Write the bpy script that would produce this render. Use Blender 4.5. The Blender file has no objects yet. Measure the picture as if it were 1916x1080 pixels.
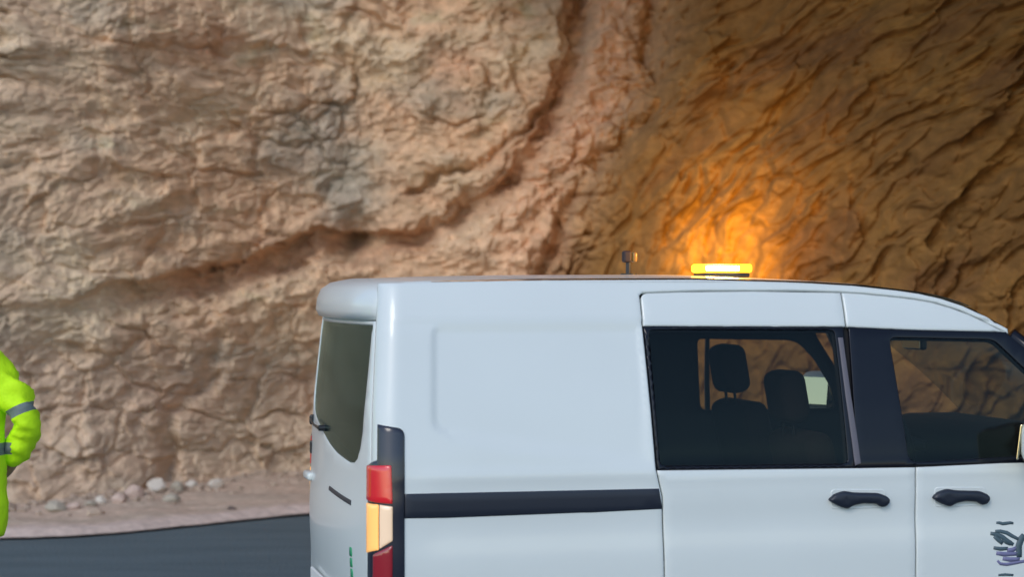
import bpy, bmesh, math, random
import numpy as np
from mathutils import Vector, Matrix
from mathutils.geometry import delaunay_2d_cdt

S = bpy.context.scene
C = S.collection
R = math.radians
random.seed(5)

# ------------------------------------------------------------------ camera
CAMZ, F = 1.80, 3800.0            # eye height, focal length in photo pixels
cam = bpy.data.cameras.new("camera")
cam.sensor_width = 36.0
cam.lens = 36.0 * F / 1916.0
cam.clip_start, cam.clip_end = 0.1, 3000
camo = bpy.data.objects.new("camera", cam); C.objects.link(camo)
camo.location = (0, 0, CAMZ); camo.rotation_euler = (R(90), 0, 0)
cam.dof.use_dof = True
cam.dof.focus_distance = 8.6
cam.dof.aperture_fstop = 2.1
S.camera = camo

# ------------------------------------------------------------------ light
SUN_EL, SUN_AZ = 36.0, 205.0      # azimuth clockwise from +Y (north): behind the camera, to the left
w = bpy.data.worlds.new("World"); S.world = w; w.use_nodes = True
nt = w.node_tree; bg = nt.nodes["Background"]
sky = nt.nodes.new("ShaderNodeTexSky"); sky.sky_type = 'NISHITA'; sky.sun_disc = False
sky.sun_elevation = R(SUN_EL); sky.sun_rotation = R(SUN_AZ)
sky.air_density = 1.0; sky.dust_density = 0.6; sky.ozone_density = 1.8
nt.links.new(sky.outputs[0], bg.inputs[0]); bg.inputs[1].default_value = 0.138
sl = bpy.data.lights.new("sun", 'SUN'); sl.energy = 0.68; sl.angle = R(22); sl.color = (1.0, 0.95, 0.88)
so = bpy.data.objects.new("sun", sl); C.objects.link(so)
d = Vector((math.sin(R(SUN_AZ)) * math.cos(R(SUN_EL)), math.cos(R(SUN_AZ)) * math.cos(R(SUN_EL)), math.sin(R(SUN_EL))))
so.rotation_euler = (-d).to_track_quat('-Z', 'Y').to_euler()
so.location = d * 50
S.view_settings.view_transform = 'Standard'; S.view_settings.look = 'None'
S.view_settings.exposure = 0.6; S.view_settings.gamma = 1.0
S.cycles.use_denoising = True

# ------------------------------------------------------------------ helpers
def tag(o, label=None, cat=None, group=None, kind=None):
    if label: o["label"] = label
    if cat: o["category"] = cat
    if group: o["group"] = group
    if kind: o["kind"] = kind
    return o

def empty(name, loc=(0, 0, 0), rz=0.0):
    o = bpy.data.objects.new(name, None); C.objects.link(o)
    o.location = loc; o.rotation_euler = (0, 0, rz); o.empty_display_size = 0.2
    return o

def mesh_obj(name, verts, faces, mat, parent=None, smooth=True):
    me = bpy.data.meshes.new(name)
    me.from_pydata([tuple(map(float, v)) for v in verts], [], [tuple(map(int, f)) for f in faces])
    me.update()
    if smooth:
        me.polygons.foreach_set("use_smooth", [True] * len(me.polygons))
    me.materials.append(mat)
    o = bpy.data.objects.new(name, me); C.objects.link(o)
    if parent: o.parent = parent
    return o

def bm_obj(name, bm, mat, parent=None, smooth=False):
    me = bpy.data.meshes.new(name); bm.normal_update(); bm.to_mesh(me); bm.free()
    if smooth: me.polygons.foreach_set("use_smooth", [True] * len(me.polygons))
    me.materials.append(mat)
    o = bpy.data.objects.new(name, me); C.objects.link(o)
    if parent: o.parent = parent
    return o

def add_box(bm, c, s, bev=0.0, rot=None, seg=2):
    g = bmesh.ops.create_cube(bm, size=1.0)
    vs = g['verts']
    for v in vs:
        v.co = Vector((v.co.x * s[0], v.co.y * s[1], v.co.z * s[2]))
    if bev > 0:
        es = list({e for v in vs for e in v.link_edges})
        r = bmesh.ops.bevel(bm, geom=es, offset=bev, segments=seg, affect='EDGES', profile=0.5)
        vs = list({v for f in r['faces'] for v in f.verts} | {v for v in vs if v.is_valid})
    for v in vs:
        p = v.co.copy()
        if rot is not None: p = rot @ p
        v.co = p + Vector(c)
    return vs

def add_cyl(bm, a, b, r1, r2=None, n=24):
    a, b = Vector(a), Vector(b); r2 = r1 if r2 is None else r2
    L = (b - a).length
    q = Vector((0, 0, 1)).rotation_difference(b - a).to_matrix()
    g = bmesh.ops.create_cone(bm, cap_ends=True, segments=n, radius1=r1, radius2=r2, depth=L)
    for v in g['verts']: v.co = q @ v.co + (a + b) / 2
    return g['verts']

def add_lathe(bm, prof, c, axis='Z', n=40):
    rings = []
    for r, h in prof:
        ring = []
        for k in range(n):
            t = 2 * math.pi * k / n
            p = Vector((r * math.cos(t), r * math.sin(t), h))
            if axis == 'Y': p = Vector((p.x, p.z, p.y))
            ring.append(bm.verts.new(p + Vector(c)))
        rings.append(ring)
    for i in range(len(rings) - 1):
        for k in range(n):
            bm.faces.new((rings[i][k], rings[i][(k + 1) % n], rings[i + 1][(k + 1) % n], rings[i + 1][k]))
    return rings

def add_tube(bm, pts, rad, n=8, cap=True):
    pts = [Vector(p) for p in pts]
    rads = rad if isinstance(rad, (list, tuple)) else [rad] * len(pts)
    rings = []; up = None
    for i, p in enumerate(pts):
        t = (pts[min(i + 1, len(pts) - 1)] - pts[max(i - 1, 0)]).normalized()
        if up is None:
            up = t.orthogonal().normalized()
        up = (up - t * up.dot(t)).normalized(); bn = t.cross(up)
        rings.append([bm.verts.new(p + (up * math.cos(2 * math.pi * k / n) + bn * math.sin(2 * math.pi * k / n)) * rads[i]) for k in range(n)])
    for i in range(len(rings) - 1):
        for k in range(n):
            bm.faces.new((rings[i][k], rings[i][(k + 1) % n], rings[i + 1][(k + 1) % n], rings[i + 1][k]))
    if cap:
        bm.faces.new(rings[0][::-1]); bm.faces.new(rings[-1])

# ---- materials
def mat(name, col, rough=0.5, metal=0.0, coat=0.0, bump=0.0, bscale=40.0, var=0.0, vscale=6.0, spec=0.5):
    m = bpy.data.materials.new(name); m.use_nodes = True
    n = m.node_tree.nodes; l = m.node_tree.links; p = n["Principled BSDF"]
    p.inputs["Base Color"].default_value = (*col, 1); p.inputs["Roughness"].default_value = rough
    p.inputs["Metallic"].default_value = metal; p.inputs["Coat Weight"].default_value = coat
    p.inputs["Coat Roughness"].default_value = 0.08; p.inputs["Specular IOR Level"].default_value = spec
    tc = n.new("ShaderNodeTexCoord")
    if var > 0:
        t = n.new("ShaderNodeTexNoise"); t.inputs["Scale"].default_value = vscale; t.inputs["Detail"].default_value = 5
        l.new(tc.outputs["Object"], t.inputs["Vector"])
        mx = n.new("ShaderNodeMix"); mx.data_type = 'RGBA'
        mx.inputs["A"].default_value = (*[c * (1 - var) for c in col], 1)
        mx.inputs["B"].default_value = (*[min(1, c * (1 + var)) for c in col], 1)
        l.new(t.outputs["Fac"], mx.inputs["Factor"]); l.new(mx.outputs["Result"], p.inputs["Base Color"])
    if bump > 0:
        t2 = n.new("ShaderNodeTexNoise"); t2.inputs["Scale"].default_value = bscale; t2.inputs["Detail"].default_value = 6
        l.new(tc.outputs["Object"], t2.inputs["Vector"])
        b = n.new("ShaderNodeBump"); b.inputs["Strength"].default_value = bump; b.inputs["Distance"].default_value = 0.02
        l.new(t2.outputs["Fac"], b.inputs["Height"]); l.new(b.outputs["Normal"], p.inputs["Normal"])
    return m

def glass_mat(name, tint, gl=0.05):
    m = bpy.data.materials.new(name); m.use_nodes = True
    n = m.node_tree.nodes; l = m.node_tree.links
    n.remove(n["Principled BSDF"]); out = n["Material Output"]
    tr = n.new("ShaderNodeBsdfTransparent"); tr.inputs[0].default_value = (*tint, 1)
    gs = n.new("ShaderNodeBsdfGlossy"); gs.inputs[0].default_value = (0.75, 0.92, 0.90, 1); gs.inputs["Roughness"].default_value = gl
    fr = n.new("ShaderNodeFresnel"); fr.inputs[0].default_value = 1.33
    mx = n.new("ShaderNodeMixShader")
    l.new(fr.outputs[0], mx.inputs[0]); l.new(tr.outputs[0], mx.inputs[1]); l.new(gs.outputs[0], mx.inputs[2])
    l.new(mx.outputs[0], out.inputs[0])
    return m

def emit_mat(name, col, st):
    m = bpy.data.materials.new(name); m.use_nodes = True
    p = m.node_tree.nodes["Principled BSDF"]
    p.inputs["Base Color"].default_value = (*col, 1)
    p.inputs["Emission Color"].default_value = (*col, 1); p.inputs["Emission Strength"].default_value = st
    return m

PAINT = mat("white_paint", (0.67, 0.71, 0.69), 0.34, coat=0.5, var=0.05, vscale=1.7)
BLACK = mat("black_plastic", (0.012, 0.013, 0.016), 0.35, bump=0.03, bscale=300)
GLOSSBLACK = mat("gloss_black_trim", (0.005, 0.006, 0.011), 0.15, spec=0.3)
RAILM = mat("rail_black", (0.012, 0.016, 0.028), 0.4)
GREYTRIM = mat("grey_rubber", (0.12, 0.11, 0.13), 0.45)
DARKIN = mat("dark_interior", (0.010, 0.010, 0.012), 0.8, var=0.2, vscale=8)
FABRIC = mat("seat_fabric", (0.014, 0.011, 0.010), 0.95, bump=0.2, bscale=200)
LINER = mat("headliner", (0.06, 0.05, 0.045), 0.9)
TYRE = mat("tyre_rubber", (0.02, 0.02, 0.02), 0.85, bump=0.2, bscale=60)
RIM = mat("rim_metal", (0.45, 0.46, 0.47), 0.35, metal=0.9)
GLASS = glass_mat("tinted_glass", (0.60, 0.63, 0.58))
GLASSD = glass_mat("dark_tinted_glass", (0.70, 0.67, 0.62), 0.03)
GLASSR = glass_mat("rear_glass", (0.16, 0.22, 0.20), 0.18)
GLASSR.node_tree.nodes["Glossy BSDF"].inputs[0].default_value = (0.72, 1.0, 1.0, 1)
MIRROR = mat("mirror_glass", (1.0, 0.90, 0.60), 0.04, metal=1.0)
REDL = mat("red_lens", (0.75, 0.012, 0.02), 0.15, coat=1.0)
REDD = mat("dark_red_lens", (0.30, 0.01, 0.02), 0.15, coat=1.0)
AMBL = mat("amber_lens", (0.98, 0.46, 0.13), 0.15, coat=1.0)
CLRL = mat("clear_lens", (0.80, 0.66, 0.50), 0.15, coat=1.0)
for _m, _e in ((AMBL, 0.45), (CLRL, 0.18)):
    _p = _m.node_tree.nodes["Principled BSDF"]; _p.inputs["Emission Color"].default_value = (1.0, 0.5, 0.14, 1); _p.inputs["Emission Strength"].default_value = _e
SMOKE = mat("smoked_lens", (0.018, 0.02, 0.032), 0.2, coat=0.3)
LOGO = mat("logo_print", (0.07, 0.11, 0.13), 0.5)
LOGOV = mat("logo_print_violet", (0.17, 0.17, 0.30), 0.5)
GREEN = mat("green_sticker", (0.02, 0.30, 0.13), 0.5)

# ---- numpy noise
rng = np.random.RandomState(11)
PERM = rng.permutation(512)
def _h(ix, iy, iz=0):
    return PERM[(PERM[(PERM[ix & 511] + iy) & 511] + iz) & 511]
def gnoise(x, y, seed=0):
    ix, iy = np.floor(x).astype(int), np.floor(y).astype(int)
    fx, fy = x - ix, y - iy
    u, v = fx * fx * fx * (fx * (fx * 6 - 15) + 10), fy * fy * fy * (fy * (fy * 6 - 15) + 10)
    def g(dx, dy):
        a = _h(ix + dx, iy + dy, seed) * (2 * np.pi / 512)
        return np.cos(a) * (fx - dx) + np.sin(a) * (fy - dy)
    a = g(0, 0) * (1 - u) + g(1, 0) * u
    b = g(0, 1) * (1 - u) + g(1, 1) * u
    return (a * (1 - v) + b * v) * 1.5
def fbm(x, y, o=5, seed=0, gain=0.5, ridged=False):
    s = 0; a = 1.0; t = 0
    for k in range(o):
        n = gnoise(x, y, seed + 17 * k)
        if ridged: n = 1 - 2 * np.abs(n)
        s = s + a * n; t += a; a *= gain
        x, y = x * 1.93 + 3.1, y * 2.07 - 1.7
    return s / t
def worley(x, y, seed=0):
    ix, iy = np.floor(x).astype(int), np.floor(y).astype(int)
    f1 = np.full(x.shape, 9.0); f2 = np.full(x.shape, 9.0); val = np.zeros(x.shape)
    for dx in (-1, 0, 1):
        for dy in (-1, 0, 1):
            h = _h(ix + dx, iy + dy, seed)
            px = ix + dx + (h % 61) / 61.0; py = iy + dy + ((h // 3) % 59) / 59.0
            dd = np.hypot(px - x, py - y)
            m = dd < f1
            f2 = np.where(m, f1, np.minimum(f2, dd)); val = np.where(m, (h % 101) / 101.0, val)
            f1 = np.where(m, dd, f1)
    return f1, f2, val
def sst(a, b, x):
    t = np.clip((x - a) / (b - a), 0, 1); return t * t * (3 - 2 * t)

def np_grid_obj(name, X, Y, Z, m, cols=None, parent=None):
    ni, nj = X.shape
    me = bpy.data.meshes.new(name)
    co = np.stack([X, Y, Z], -1).reshape(-1, 3).astype(np.float32)
    i = np.arange(ni * nj).reshape(ni, nj)
    q = np.stack([i[:-1, :-1], i[:-1, 1:], i[1:, 1:], i[1:, :-1]], -1).reshape(-1, 4)
    me.vertices.add(len(co)); me.vertices.foreach_set("co", co.ravel())
    me.loops.add(q.size); me.loops.foreach_set("vertex_index", q.ravel().astype(np.int32))
    me.polygons.add(len(q)); me.polygons.foreach_set("loop_start", np.arange(0, q.size, 4, dtype=np.int32))
    me.polygons.foreach_set("loop_total", np.full(len(q), 4, dtype=np.int32))
    me.update(calc_edges=True)
    me.polygons.foreach_set("use_smooth", np.ones(len(q), dtype=bool))
    if cols is not None:
        a = me.color_attributes.new("albedo", 'FLOAT_COLOR', 'POINT')
        c4 = np.concatenate([cols.reshape(-1, 3), np.ones((len(co), 1))], 1).astype(np.float32)
        a.data.foreach_set("color", c4.ravel())
    me.materials.append(m)
    o = bpy.data.objects.new(name, me); C.objects.link(o)
    if parent: o.parent = parent
    return o

def rock_mat(name, bump=0.5, sc=9.0, stretch=(1, 1, 1)):
    m = bpy.data.materials.new(name); m.use_nodes = True
    n = m.node_tree.nodes; l = m.node_tree.links; p = n["Principled BSDF"]
    p.inputs["Roughness"].default_value = 0.95; p.inputs["Specular IOR Level"].default_value = 0.15
    at = n.new("ShaderNodeVertexColor"); at.layer_name = "albedo"
    tc = n.new("ShaderNodeTexCoord"); mp = n.new("ShaderNodeMapping"); mp.inputs["Scale"].default_value = stretch
    l.new(tc.outputs["Object"], mp.inputs["Vector"])
    t = n.new("ShaderNodeTexNoise"); t.inputs["Scale"].default_value = sc; t.inputs["Detail"].default_value = 8; t.inputs["Roughness"].default_value = 0.62
    l.new(mp.outputs[0], t.inputs["Vector"])
    mr = n.new("ShaderNodeMapRange"); mr.inputs[1].default_value = 0.3; mr.inputs[2].default_value = 0.7
    mr.inputs[3].default_value = 0.78; mr.inputs[4].default_value = 1.22
    l.new(t.outputs["Fac"], mr.inputs[0])
    vm = n.new("ShaderNodeVectorMath"); vm.operation = 'MULTIPLY'
    l.new(at.outputs["Color"], vm.inputs[0]); l.new(mr.outputs[0], vm.inputs[1]); l.new(vm.outputs[0], p.inputs["Base Color"])
    b = n.new("ShaderNodeBump"); b.inputs["Strength"].default_value = bump; b.inputs["Distance"].default_value = 0.05
    l.new(t.outputs["Fac"], b.inputs["Height"]); l.new(b.outputs["Normal"], p.inputs["Normal"])
    return m

# ------------------------------------------------------------------ ground, verge, road
def edge_y(x):      # far edge of the asphalt
    tx = np.linspace(-14, 14, 561); ty = np.interp(tx, [-14, -6, -3.6, -3.06, -2.74, -2.24, -1.62, 0, 2, 5, 14], [14.2, 14.45, 14.60, 14.72, 15.04, 15.57, 16.24, 17.0, 17.4, 17.2, 15.5])
    kk = np.hanning(25); kk /= kk.sum(); ty[12:-12] = np.convolve(ty, kk, 'valid')
    return np.interp(x, tx, ty)
def foot_y(x):      # foot of the rock face
    tx = np.linspace(-40, 30, 1401); ty = np.interp(tx, [-40, -7.5, -4.2, -3.2, -2.4, -1.7, -0.5, 1.0, 3.0, 30], [51.0, 15.2, 16.0, 16.75, 17.9, 18.7, 18.9, 18.6, 18.2, 18.2])
    kk = np.hanning(31); kk /= kk.sum(); ty[15:-15] = np.convolve(ty, kk, 'valid')
    return np.interp(x, tx, ty)

DIRT = rock_mat("dusty_verge", 0.25, 12.0)
ground_m = mat("gravel_ground", (0.32, 0.25, 0.19), 0.95, bump=0.4, bscale=5, var=0.2, vscale=0.5)
bm = bmesh.new()
add = [bm.verts.new(p) for p in ((-900, -900, -0.02), (900, -900, -0.02), (900, 900, -0.02), (-900, 900, -0.02))]
bm.faces.new(add)
tag(bm_obj("ground", bm, ground_m), kind="structure")

xs = np.concatenate([np.linspace(-40, -7, 30)[:-1], np.linspace(-7, 7, 420), np.linspace(7, 30, 20)[1:]])
ts = np.linspace(0, 1, 90)
X, T = np.meshgrid(xs, ts)
E = edge_y(np.clip(X, -12, 12)); E += 0.03 * fbm(X * 1.5, T * 0, 3, 5) + 0.035 * fbm(X * 7, T * 0, 3, 6)
Y = E - 0.05 + T * 5.2
rise = sst(0.02, 0.6, T)
Z = 0.012 + 0.045 * sst(0, 0.03, T) + 0.08 * rise + 0.16 * sst(0.25, 0.8, T) * sst(-4.5, -2.0, X)
Y += 1.1 * np.maximum(-7.5 - X, 0) * sst(0.6, 1, T)
Z += (0.045 * fbm(X * 1.3, Y * 2.6, 5, 3) + 0.02 * fbm(X * 6, Y * 9, 4, 8)) * sst(0.0, 0.12, T)
k = fbm(X * 0.9, Y * 2, 4, 21)[..., None]
base = np.array([0.57, 0.44, 0.34]); grey = np.array([0.49, 0.395, 0.31])
cols = base + (grey - base) * sst(-0.3, 0.4, k)
lip = (1 - sst(0.035, 0.09, T + 0.02 * fbm(X * 3, Y, 3, 9)))[..., None]
cols = cols * (1 - lip) + np.array([0.62, 0.50, 0.43]) * lip
tag(np_grid_obj("verge", X, Y, Z, DIRT, cols), kind="structure")
VX, VY, VZ = X.copy(), Y.copy(), Z.copy()
def verge_z(x, y):
    j = int(np.argmin(np.abs(VX[0] - x))); return float(np.interp(y, VY[:, j], VZ[:, j]))
def verge_hit(px, py):
    dd = 12.0
    while dd < 30:
        z = CAMZ - (py - 540.0) / F * dd
        if z <= verge_z((px - 958) / F * dd, dd): break
        dd += 0.02
    return (px - 958) / F * dd, dd, z

# asphalt
am = bpy.data.materials.new("asphalt"); am.use_nodes = True
n = am.node_tree.nodes; l = am.node_tree.links; p = n["Principled BSDF"]; p.inputs["Roughness"].default_value = 0.75
tc = n.new("ShaderNodeTexCoord"); t1 = n.new("ShaderNodeTexNoise"); t1.inputs["Scale"].default_value = 1.6; t1.inputs["Detail"].default_value = 7
mp = n.new("ShaderNodeMapping"); mp.inputs["Scale"].default_value = (0.45, 2.0, 1); l.new(tc.outputs["Object"], mp.inputs[0]); l.new(mp.outputs[0], t1.inputs[0])
t2 = n.new("ShaderNodeTexNoise"); t2.inputs["Scale"].default_value = 55; t2.inputs["Detail"].default_value = 3; l.new(tc.outputs["Object"], t2.inputs[0])
cr = n.new("ShaderNodeValToRGB"); cr.color_ramp.elements[0].position = 0.3; cr.color_ramp.elements[0].color = (0.062, 0.103, 0.122, 1)
cr.color_ramp.elements[1].position = 0.7; cr.color_ramp.elements[1].color = (0.095, 0.145, 0.165, 1)
l.new(t1.outputs["Fac"], cr.inputs[0]); l.new(cr.outputs[0], p.inputs["Base Color"])
b = n.new("ShaderNodeBump"); b.inputs["Strength"].default_value = 0.8; b.inputs["Distance"].default_value = 0.012
l.new(t2.outputs["Fac"], b.inputs["Height"]); l.new(b.outputs[0], p.inputs["Normal"])
xs = np.linspace(-60, 40, 300); X, T = np.meshgrid(xs, np.linspace(0, 1, 60))
E = edge_y(np.clip(X, -12, 12)) + 0.02
Y = -8 + (E + 8) * T; Z = 0.004 + 0.022 * sst(0.0, 0.9, T) + 0.0 * X
Z[-1] = -0.015
tag(np_grid_obj("road", X, Y, Z, am), kind="structure")

# ------------------------------------------------------------------ rock face
def seg_dist(PX, PY, pts):
    best = np.full(PX.shape, 1e9); sign = np.zeros(PX.shape); along = np.zeros(PX.shape)
    for i in range(len(pts) - 1):
        (x0, y0), (x1, y1) = pts[i], pts[i + 1]
        dx, dy = x1 - x0, y1 - y0; L2 = dx * dx + dy * dy
        t = np.clip(((PX - x0) * dx + (PY - y0) * dy) / L2, 0, 1)
        dd = np.hypot(PX - x0 - t * dx, PY - y0 - t * dy)
        cr = dx * (PY - y0) - dy * (PX - x0)
        m = dd < best
        sign = np.where(m, np.sign(cr), sign); along = np.where(m, (i + t) / (len(pts) - 1), along); best = np.where(m, dd, best)
    return best * sign, along

def nonuni(a, b, c, d_, nf, nc):
    return np.concatenate([np.linspace(a, b, nc)[:-1], np.linspace(b, c, nf), np.linspace(c, d_, nc)[1:]])
xs = nonuni(-20, -5.2, 5.0, 14, 1050, 230)
zs = np.concatenate([np.linspace(-0.4, 4.75, 560), np.linspace(4.75, 14, 170)[1:]])
X, Zg = np.meshgrid(xs, zs)
base_left = foot_y(X) + (0.10 - 0.09 * sst(-2.5, 1.0, X)) * Zg + 0.03 * np.maximum(Zg - 5, 0) ** 1.3
# inner wall on the right: comes forward and leans out over the road
plan = np.interp(X, [-30, 0.2, 1.0, 2.0, 3.0, 4.0, 5.5, 8, 16], [18.8, 18.8, 18.3, 16.9, 15.1, 13.4, 12.2, 11.2, 10.5])
for _ in range(3): plan[:, 8:-8] = sum(plan[:, 8 + q:plan.shape[1] - 8 + q] for q in range(-8, 9, 2)) / 9
base_right = plan - 0.05 * Zg - 0.16 * np.maximum(Zg - 1.5, 0) ** 1.25
PX0 = 958 + F * X / 18.0; PY0 = 540 + F * (CAMZ - Zg) / 18.0
edge = np.interp(PY0, [-400, 0, 200, 380, 480, 620, 900], [1330, 1235, 1190, 1090, 1050, 1000, 960])
wr = sst(-80, 100, PX0 - edge + 30 * fbm(X * 1.2, Zg * 1.2, 3, 44))
D = base_left * (1 - wr) + base_right * wr
# the rounded buttress between the crevice and the inner wall
PX = 958 + F * X / D; PY = 540 + F * (CAMZ - Zg) / D
wx = 22 * fbm(X * 1.1, Zg * 1.1, 4, 71); wy = 18 * fbm(X * 1.3 + 5, Zg * 1.3, 4, 72)
G = [(-80, 600), (120, 590), (240, 556), (330, 538), (430, 518), (530, 490), (620, 462), (690, 462), (780, 446), (850, 425), (900, 385), (960, 335), (1010, 282), (1045, 205), (1063, 120), (1078, 40), (1090, -80), (1110, -400)]
s, al = seg_dist(PX + wx, PY + wy, G)
amp = sst(0.02, 0.2, al) * (0.55 + 0.45 * np.sin(al * 37) ** 2)
lowr = sst(0.30, 0.62, al)
fw = 14 * fbm(X * 3, Zg * 4, 4, 73) + 8 * fbm(X * 13, Zg * 17, 3, 74)
sj = s + fw
D += amp * (0.30 + 0.30 * sst(-0.4, 0.4, fbm(X * 1.6, Zg * 1.6, 3, 75))) * (0.95 - 0.42 * lowr) * sst(-34 + 14 * lowr, -22 + 14 * lowr, sj) * (1 - sst(0, 50 - 20 * lowr, sj))
D -= 0.34 * sst(-6, 60, sj) * np.exp(-np.maximum(s - 40, 0) / 260.0) * sst(0.02, 0.3, al)
D -= 0.16 * sst(-34 - 70, -34, sj) * (1 - sst(-32, -24, sj)) * amp
# second thinner crevice above-left of it, a dark hole, gullies
s2, a2 = seg_dist(PX + wx, PY + wy, [(770, 352), (850, 325), (920, 300), (990, 250), (1035, 190)])
s2 = s2 + fw
D += 0.18 * np.exp(-(s2 / 7) ** 2)
D -= 0.16 * sst(0, 30, s2) * np.exp(-np.abs(s2) / 45)
D += 0.45 * np.exp(-(((PX - 672) / 34) ** 2 + ((PY - 430) / 34) ** 2))
s3, a3 = seg_dist(PX + wx, PY + wy, [(420, 640), (385, 720), (320, 770), (312, 905)])
D += 0.16 * np.exp(-(s3 / 16) ** 2)
s4, a4 = seg_dist(PX + wx, PY + wy, [(1240, -30), (1200, 110), (1240, 190), (1120, 300), (1060, 400), (1020, 520)])
D += 0.25 * np.exp(-(s4 / 16) ** 2)
s5, a5 = seg_dist(PX + wx, PY + wy, [(690, -50), (650, 90), (700, 180), (640, 330), (590, 400), (480, 470), (360, 500)])
D += 0.05 * np.exp(-((s5 + fw) / 10) ** 2)
# buttress strip between crevice and edge is lumpy
strip = sst(10, 50, s) * (1 - wr) * sst(0.45, 0.6, al)

# relief, left side: broken conglomerate lying in faint level beds
ux, uz = X + 0.25 * fbm(X * 0.8, Zg * 0.8, 3, 90), Zg + 0.22 * fbm(X * 0.7, Zg * 0.9, 3, 91)
rel = -0.34 * fbm(ux * 0.42, uz * 0.55, 3, 1)
rel += -0.17 * fbm(ux * 1.2, uz * 1.7, 4, 2, ridged=True)
def chunks(a, b, seed, ed):      # broken blocks: each cell has its own set-back and its own tilt
    f1, f2, v = worley(a, b, seed)
    t = _h(np.floor(v * 100).astype(int), seed) / 512.0 * 2 * np.pi
    return (v - 0.5) * sst(0.0, ed, f2 - f1) + 0.55 * f1 * np.cos(t + 3 * (a - np.floor(a))) - 0.5 * (1 - sst(0, ed * 0.8, f2 - f1))
crumb = sst(-0.35, 0.25, fbm(X * 0.6, Zg * 0.7, 3, 60))
wq = 0.10 * fbm(X * 5, Zg * 5, 3, 61); wv = 0.08 * fbm(X * 5, Zg * 6, 3, 62)
rel += -0.12 * crumb * chunks((ux + wq) * 1.9 + uz * .5, (uz + wv) * 3.0, 7, 0.22)
rel += -0.048 * (0.3 + 0.7 * crumb) * chunks((ux + wq) * 4.6, (uz + wv) * 8.0 - ux, 8, 0.25)
rel += -0.017 * chunks((ux + wq * .6) * 10.5 + uz * 3, (uz + wv * .6) * 18.0, 9, 0.3)
rel += -0.006 * chunks((ux + wq * .3) * 24, (uz + wv * .3) * 38.0, 10, 0.35)
rel += -0.036 * fbm(ux * 6, uz * 12, 5, 33, gain=0.58)
rel += -0.10 * strip * fbm(ux * 3.5, uz * 3.5, 4, 3) - 0.08 * strip * chunks(ux * 6, uz * 8, 12, .3)
# smooth patches: fill
sm = sst(0.05, 0.5, fbm(X * 0.55 + 9, Zg * 0.8, 3, 14))
rel = rel * (1 - 0.30 * sm * (1 - strip))
# relief, right side: beds rising to the right, soft scalloped ripples
ang = R(48) - 0.10 * (X - 1.5)
Dp = np.clip(D, 9, 20); sx, sz = (PX - 1400) / 200.0, (540 - PY) / 200.0
a_ = R(50) - 0.16 * np.clip(sz - 1.0, -2, 2)
ea = sx * np.cos(a_) + sz * np.sin(a_); eb = -sx * np.sin(a_) + sz * np.cos(a_)
qx, qy = ea + 0.22 * fbm(ea * 1.1, eb * 1.1, 3, 51), eb + 0.20 * fbm(ea * 1.0, eb * 1.4, 3, 52)
relr = -0.34 * fbm(qx * 0.5, qy * 1.1, 3, 41)
rr = fbm(qx * 0.9, qy * 2.6, 4, 42, ridged=True)
relr += -0.20 * rr
relr += -0.050 * fbm(qx * 2.3, qy * 5.5, 4, 43)
step = fbm(qx * 0.9 + 3, qy * 2.3, 4, 45); relr += -0.15 * sst(-0.03, 0.05, step) - 0.05 * sst(-0.04, 0.04, fbm(qx * 1.8, qy * 4.4, 3, 46))
upper = sst(250, 60, PY)
relr += -0.10 * chunks(qx * 1.8, qy * 4.2, 48, 0.2) - 0.022 * chunks(qx * 8.0, qy * 15.0, 49, 0.3)
relr += -0.03 * (1 + upper) * fbm(qx * 5, qy * 9, 4, 47)
rel = rel * (1 - wr) + relr * wr * 0.74
tz = 4 * wr * (1 - wr)
rel += -tz * (0.22 * chunks(ux * 3.2 + .6 * uz, uz * 3.6 - .8 * ux, 15, .25) + 0.12 * chunks(ux * 8, uz * 9 - ux * 2, 16, .3) + 0.10 * fbm(ux * 5, uz * 6, 5, 150, gain=.65))
D += rel
D += -0.28 * sst(0.7, -0.4, Zg) * (1 - wr)          # rubble toe
# colours, with some shade of the right wall painted in
def mixc(a, b, t): return a + (np.array(b) - a) * t[..., None]
cl = np.ones(X.shape + (3,)) * np.array([0.385, 0.272, 0.190])
cl = mixc(cl, [0.41, 0.335, 0.25], sst(-0.1, 0.45, fbm(X * 0.7, Zg * 1.1, 4, 101)))
cl = mixc(cl, [0.27, 0.245, 0.205], 0.75 * sst(0.05, 0.5, fbm(X * 0.8 + 4, Zg * 1.3, 5, 102)))
cl = mixc(cl, [0.34, 0.21, 0.15], 0.5 * sst(0.12, 0.5, fbm(X * 0.9 - 7, Zg * 1.6, 4, 103)))
cl = mixc(cl, [0.27, 0.26, 0.18], 0.5 * sst(0.25, 0.55, fbm(X * 1.9 - 2, Zg * 2.6, 4, 104)))
lw = sst(2.5, -1.0, X + 4.5) ; cl = mixc(cl, [0.285, 0.262, 0.222], 0.5 * sst(-2.6, -5.0, X))
lowl = sst(560, 720, PY) * (1 - wr); cl = mixc(cl, [0.325, 0.262, 0.215], 0.6 * lowl)
blob = np.exp(-(((PX - 600 + 40 * fbm(X * 2, Zg * 2, 3, 7)) / 75) ** 2 + ((PY - 255) / 85) ** 2)) + 0.9 * np.exp(-(((PX - 660) / 55) ** 2 + ((PY - 360) / 70) ** 2))
cl = mixc(cl, [0.235, 0.22, 0.195], 0.75 * np.clip(blob * 1.3 * (0.6 + 0.8 * sst(-0.3, 0.3, fbm(X * 3, Zg * 5, 3, 77))), 0, 1))
red = np.exp(-((s + 4) / 32) ** 2) * sst(0.05, 0.2, al)
cl = mixc(cl, [0.30, 0.165, 0.11], 0.4 * red)
cl = mixc(cl, [0.45, 0.30, 0.215], 0.6 * strip)
crr = np.ones(X.shape + (3,)) * np.array([0.30, 0.195, 0.095])
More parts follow.
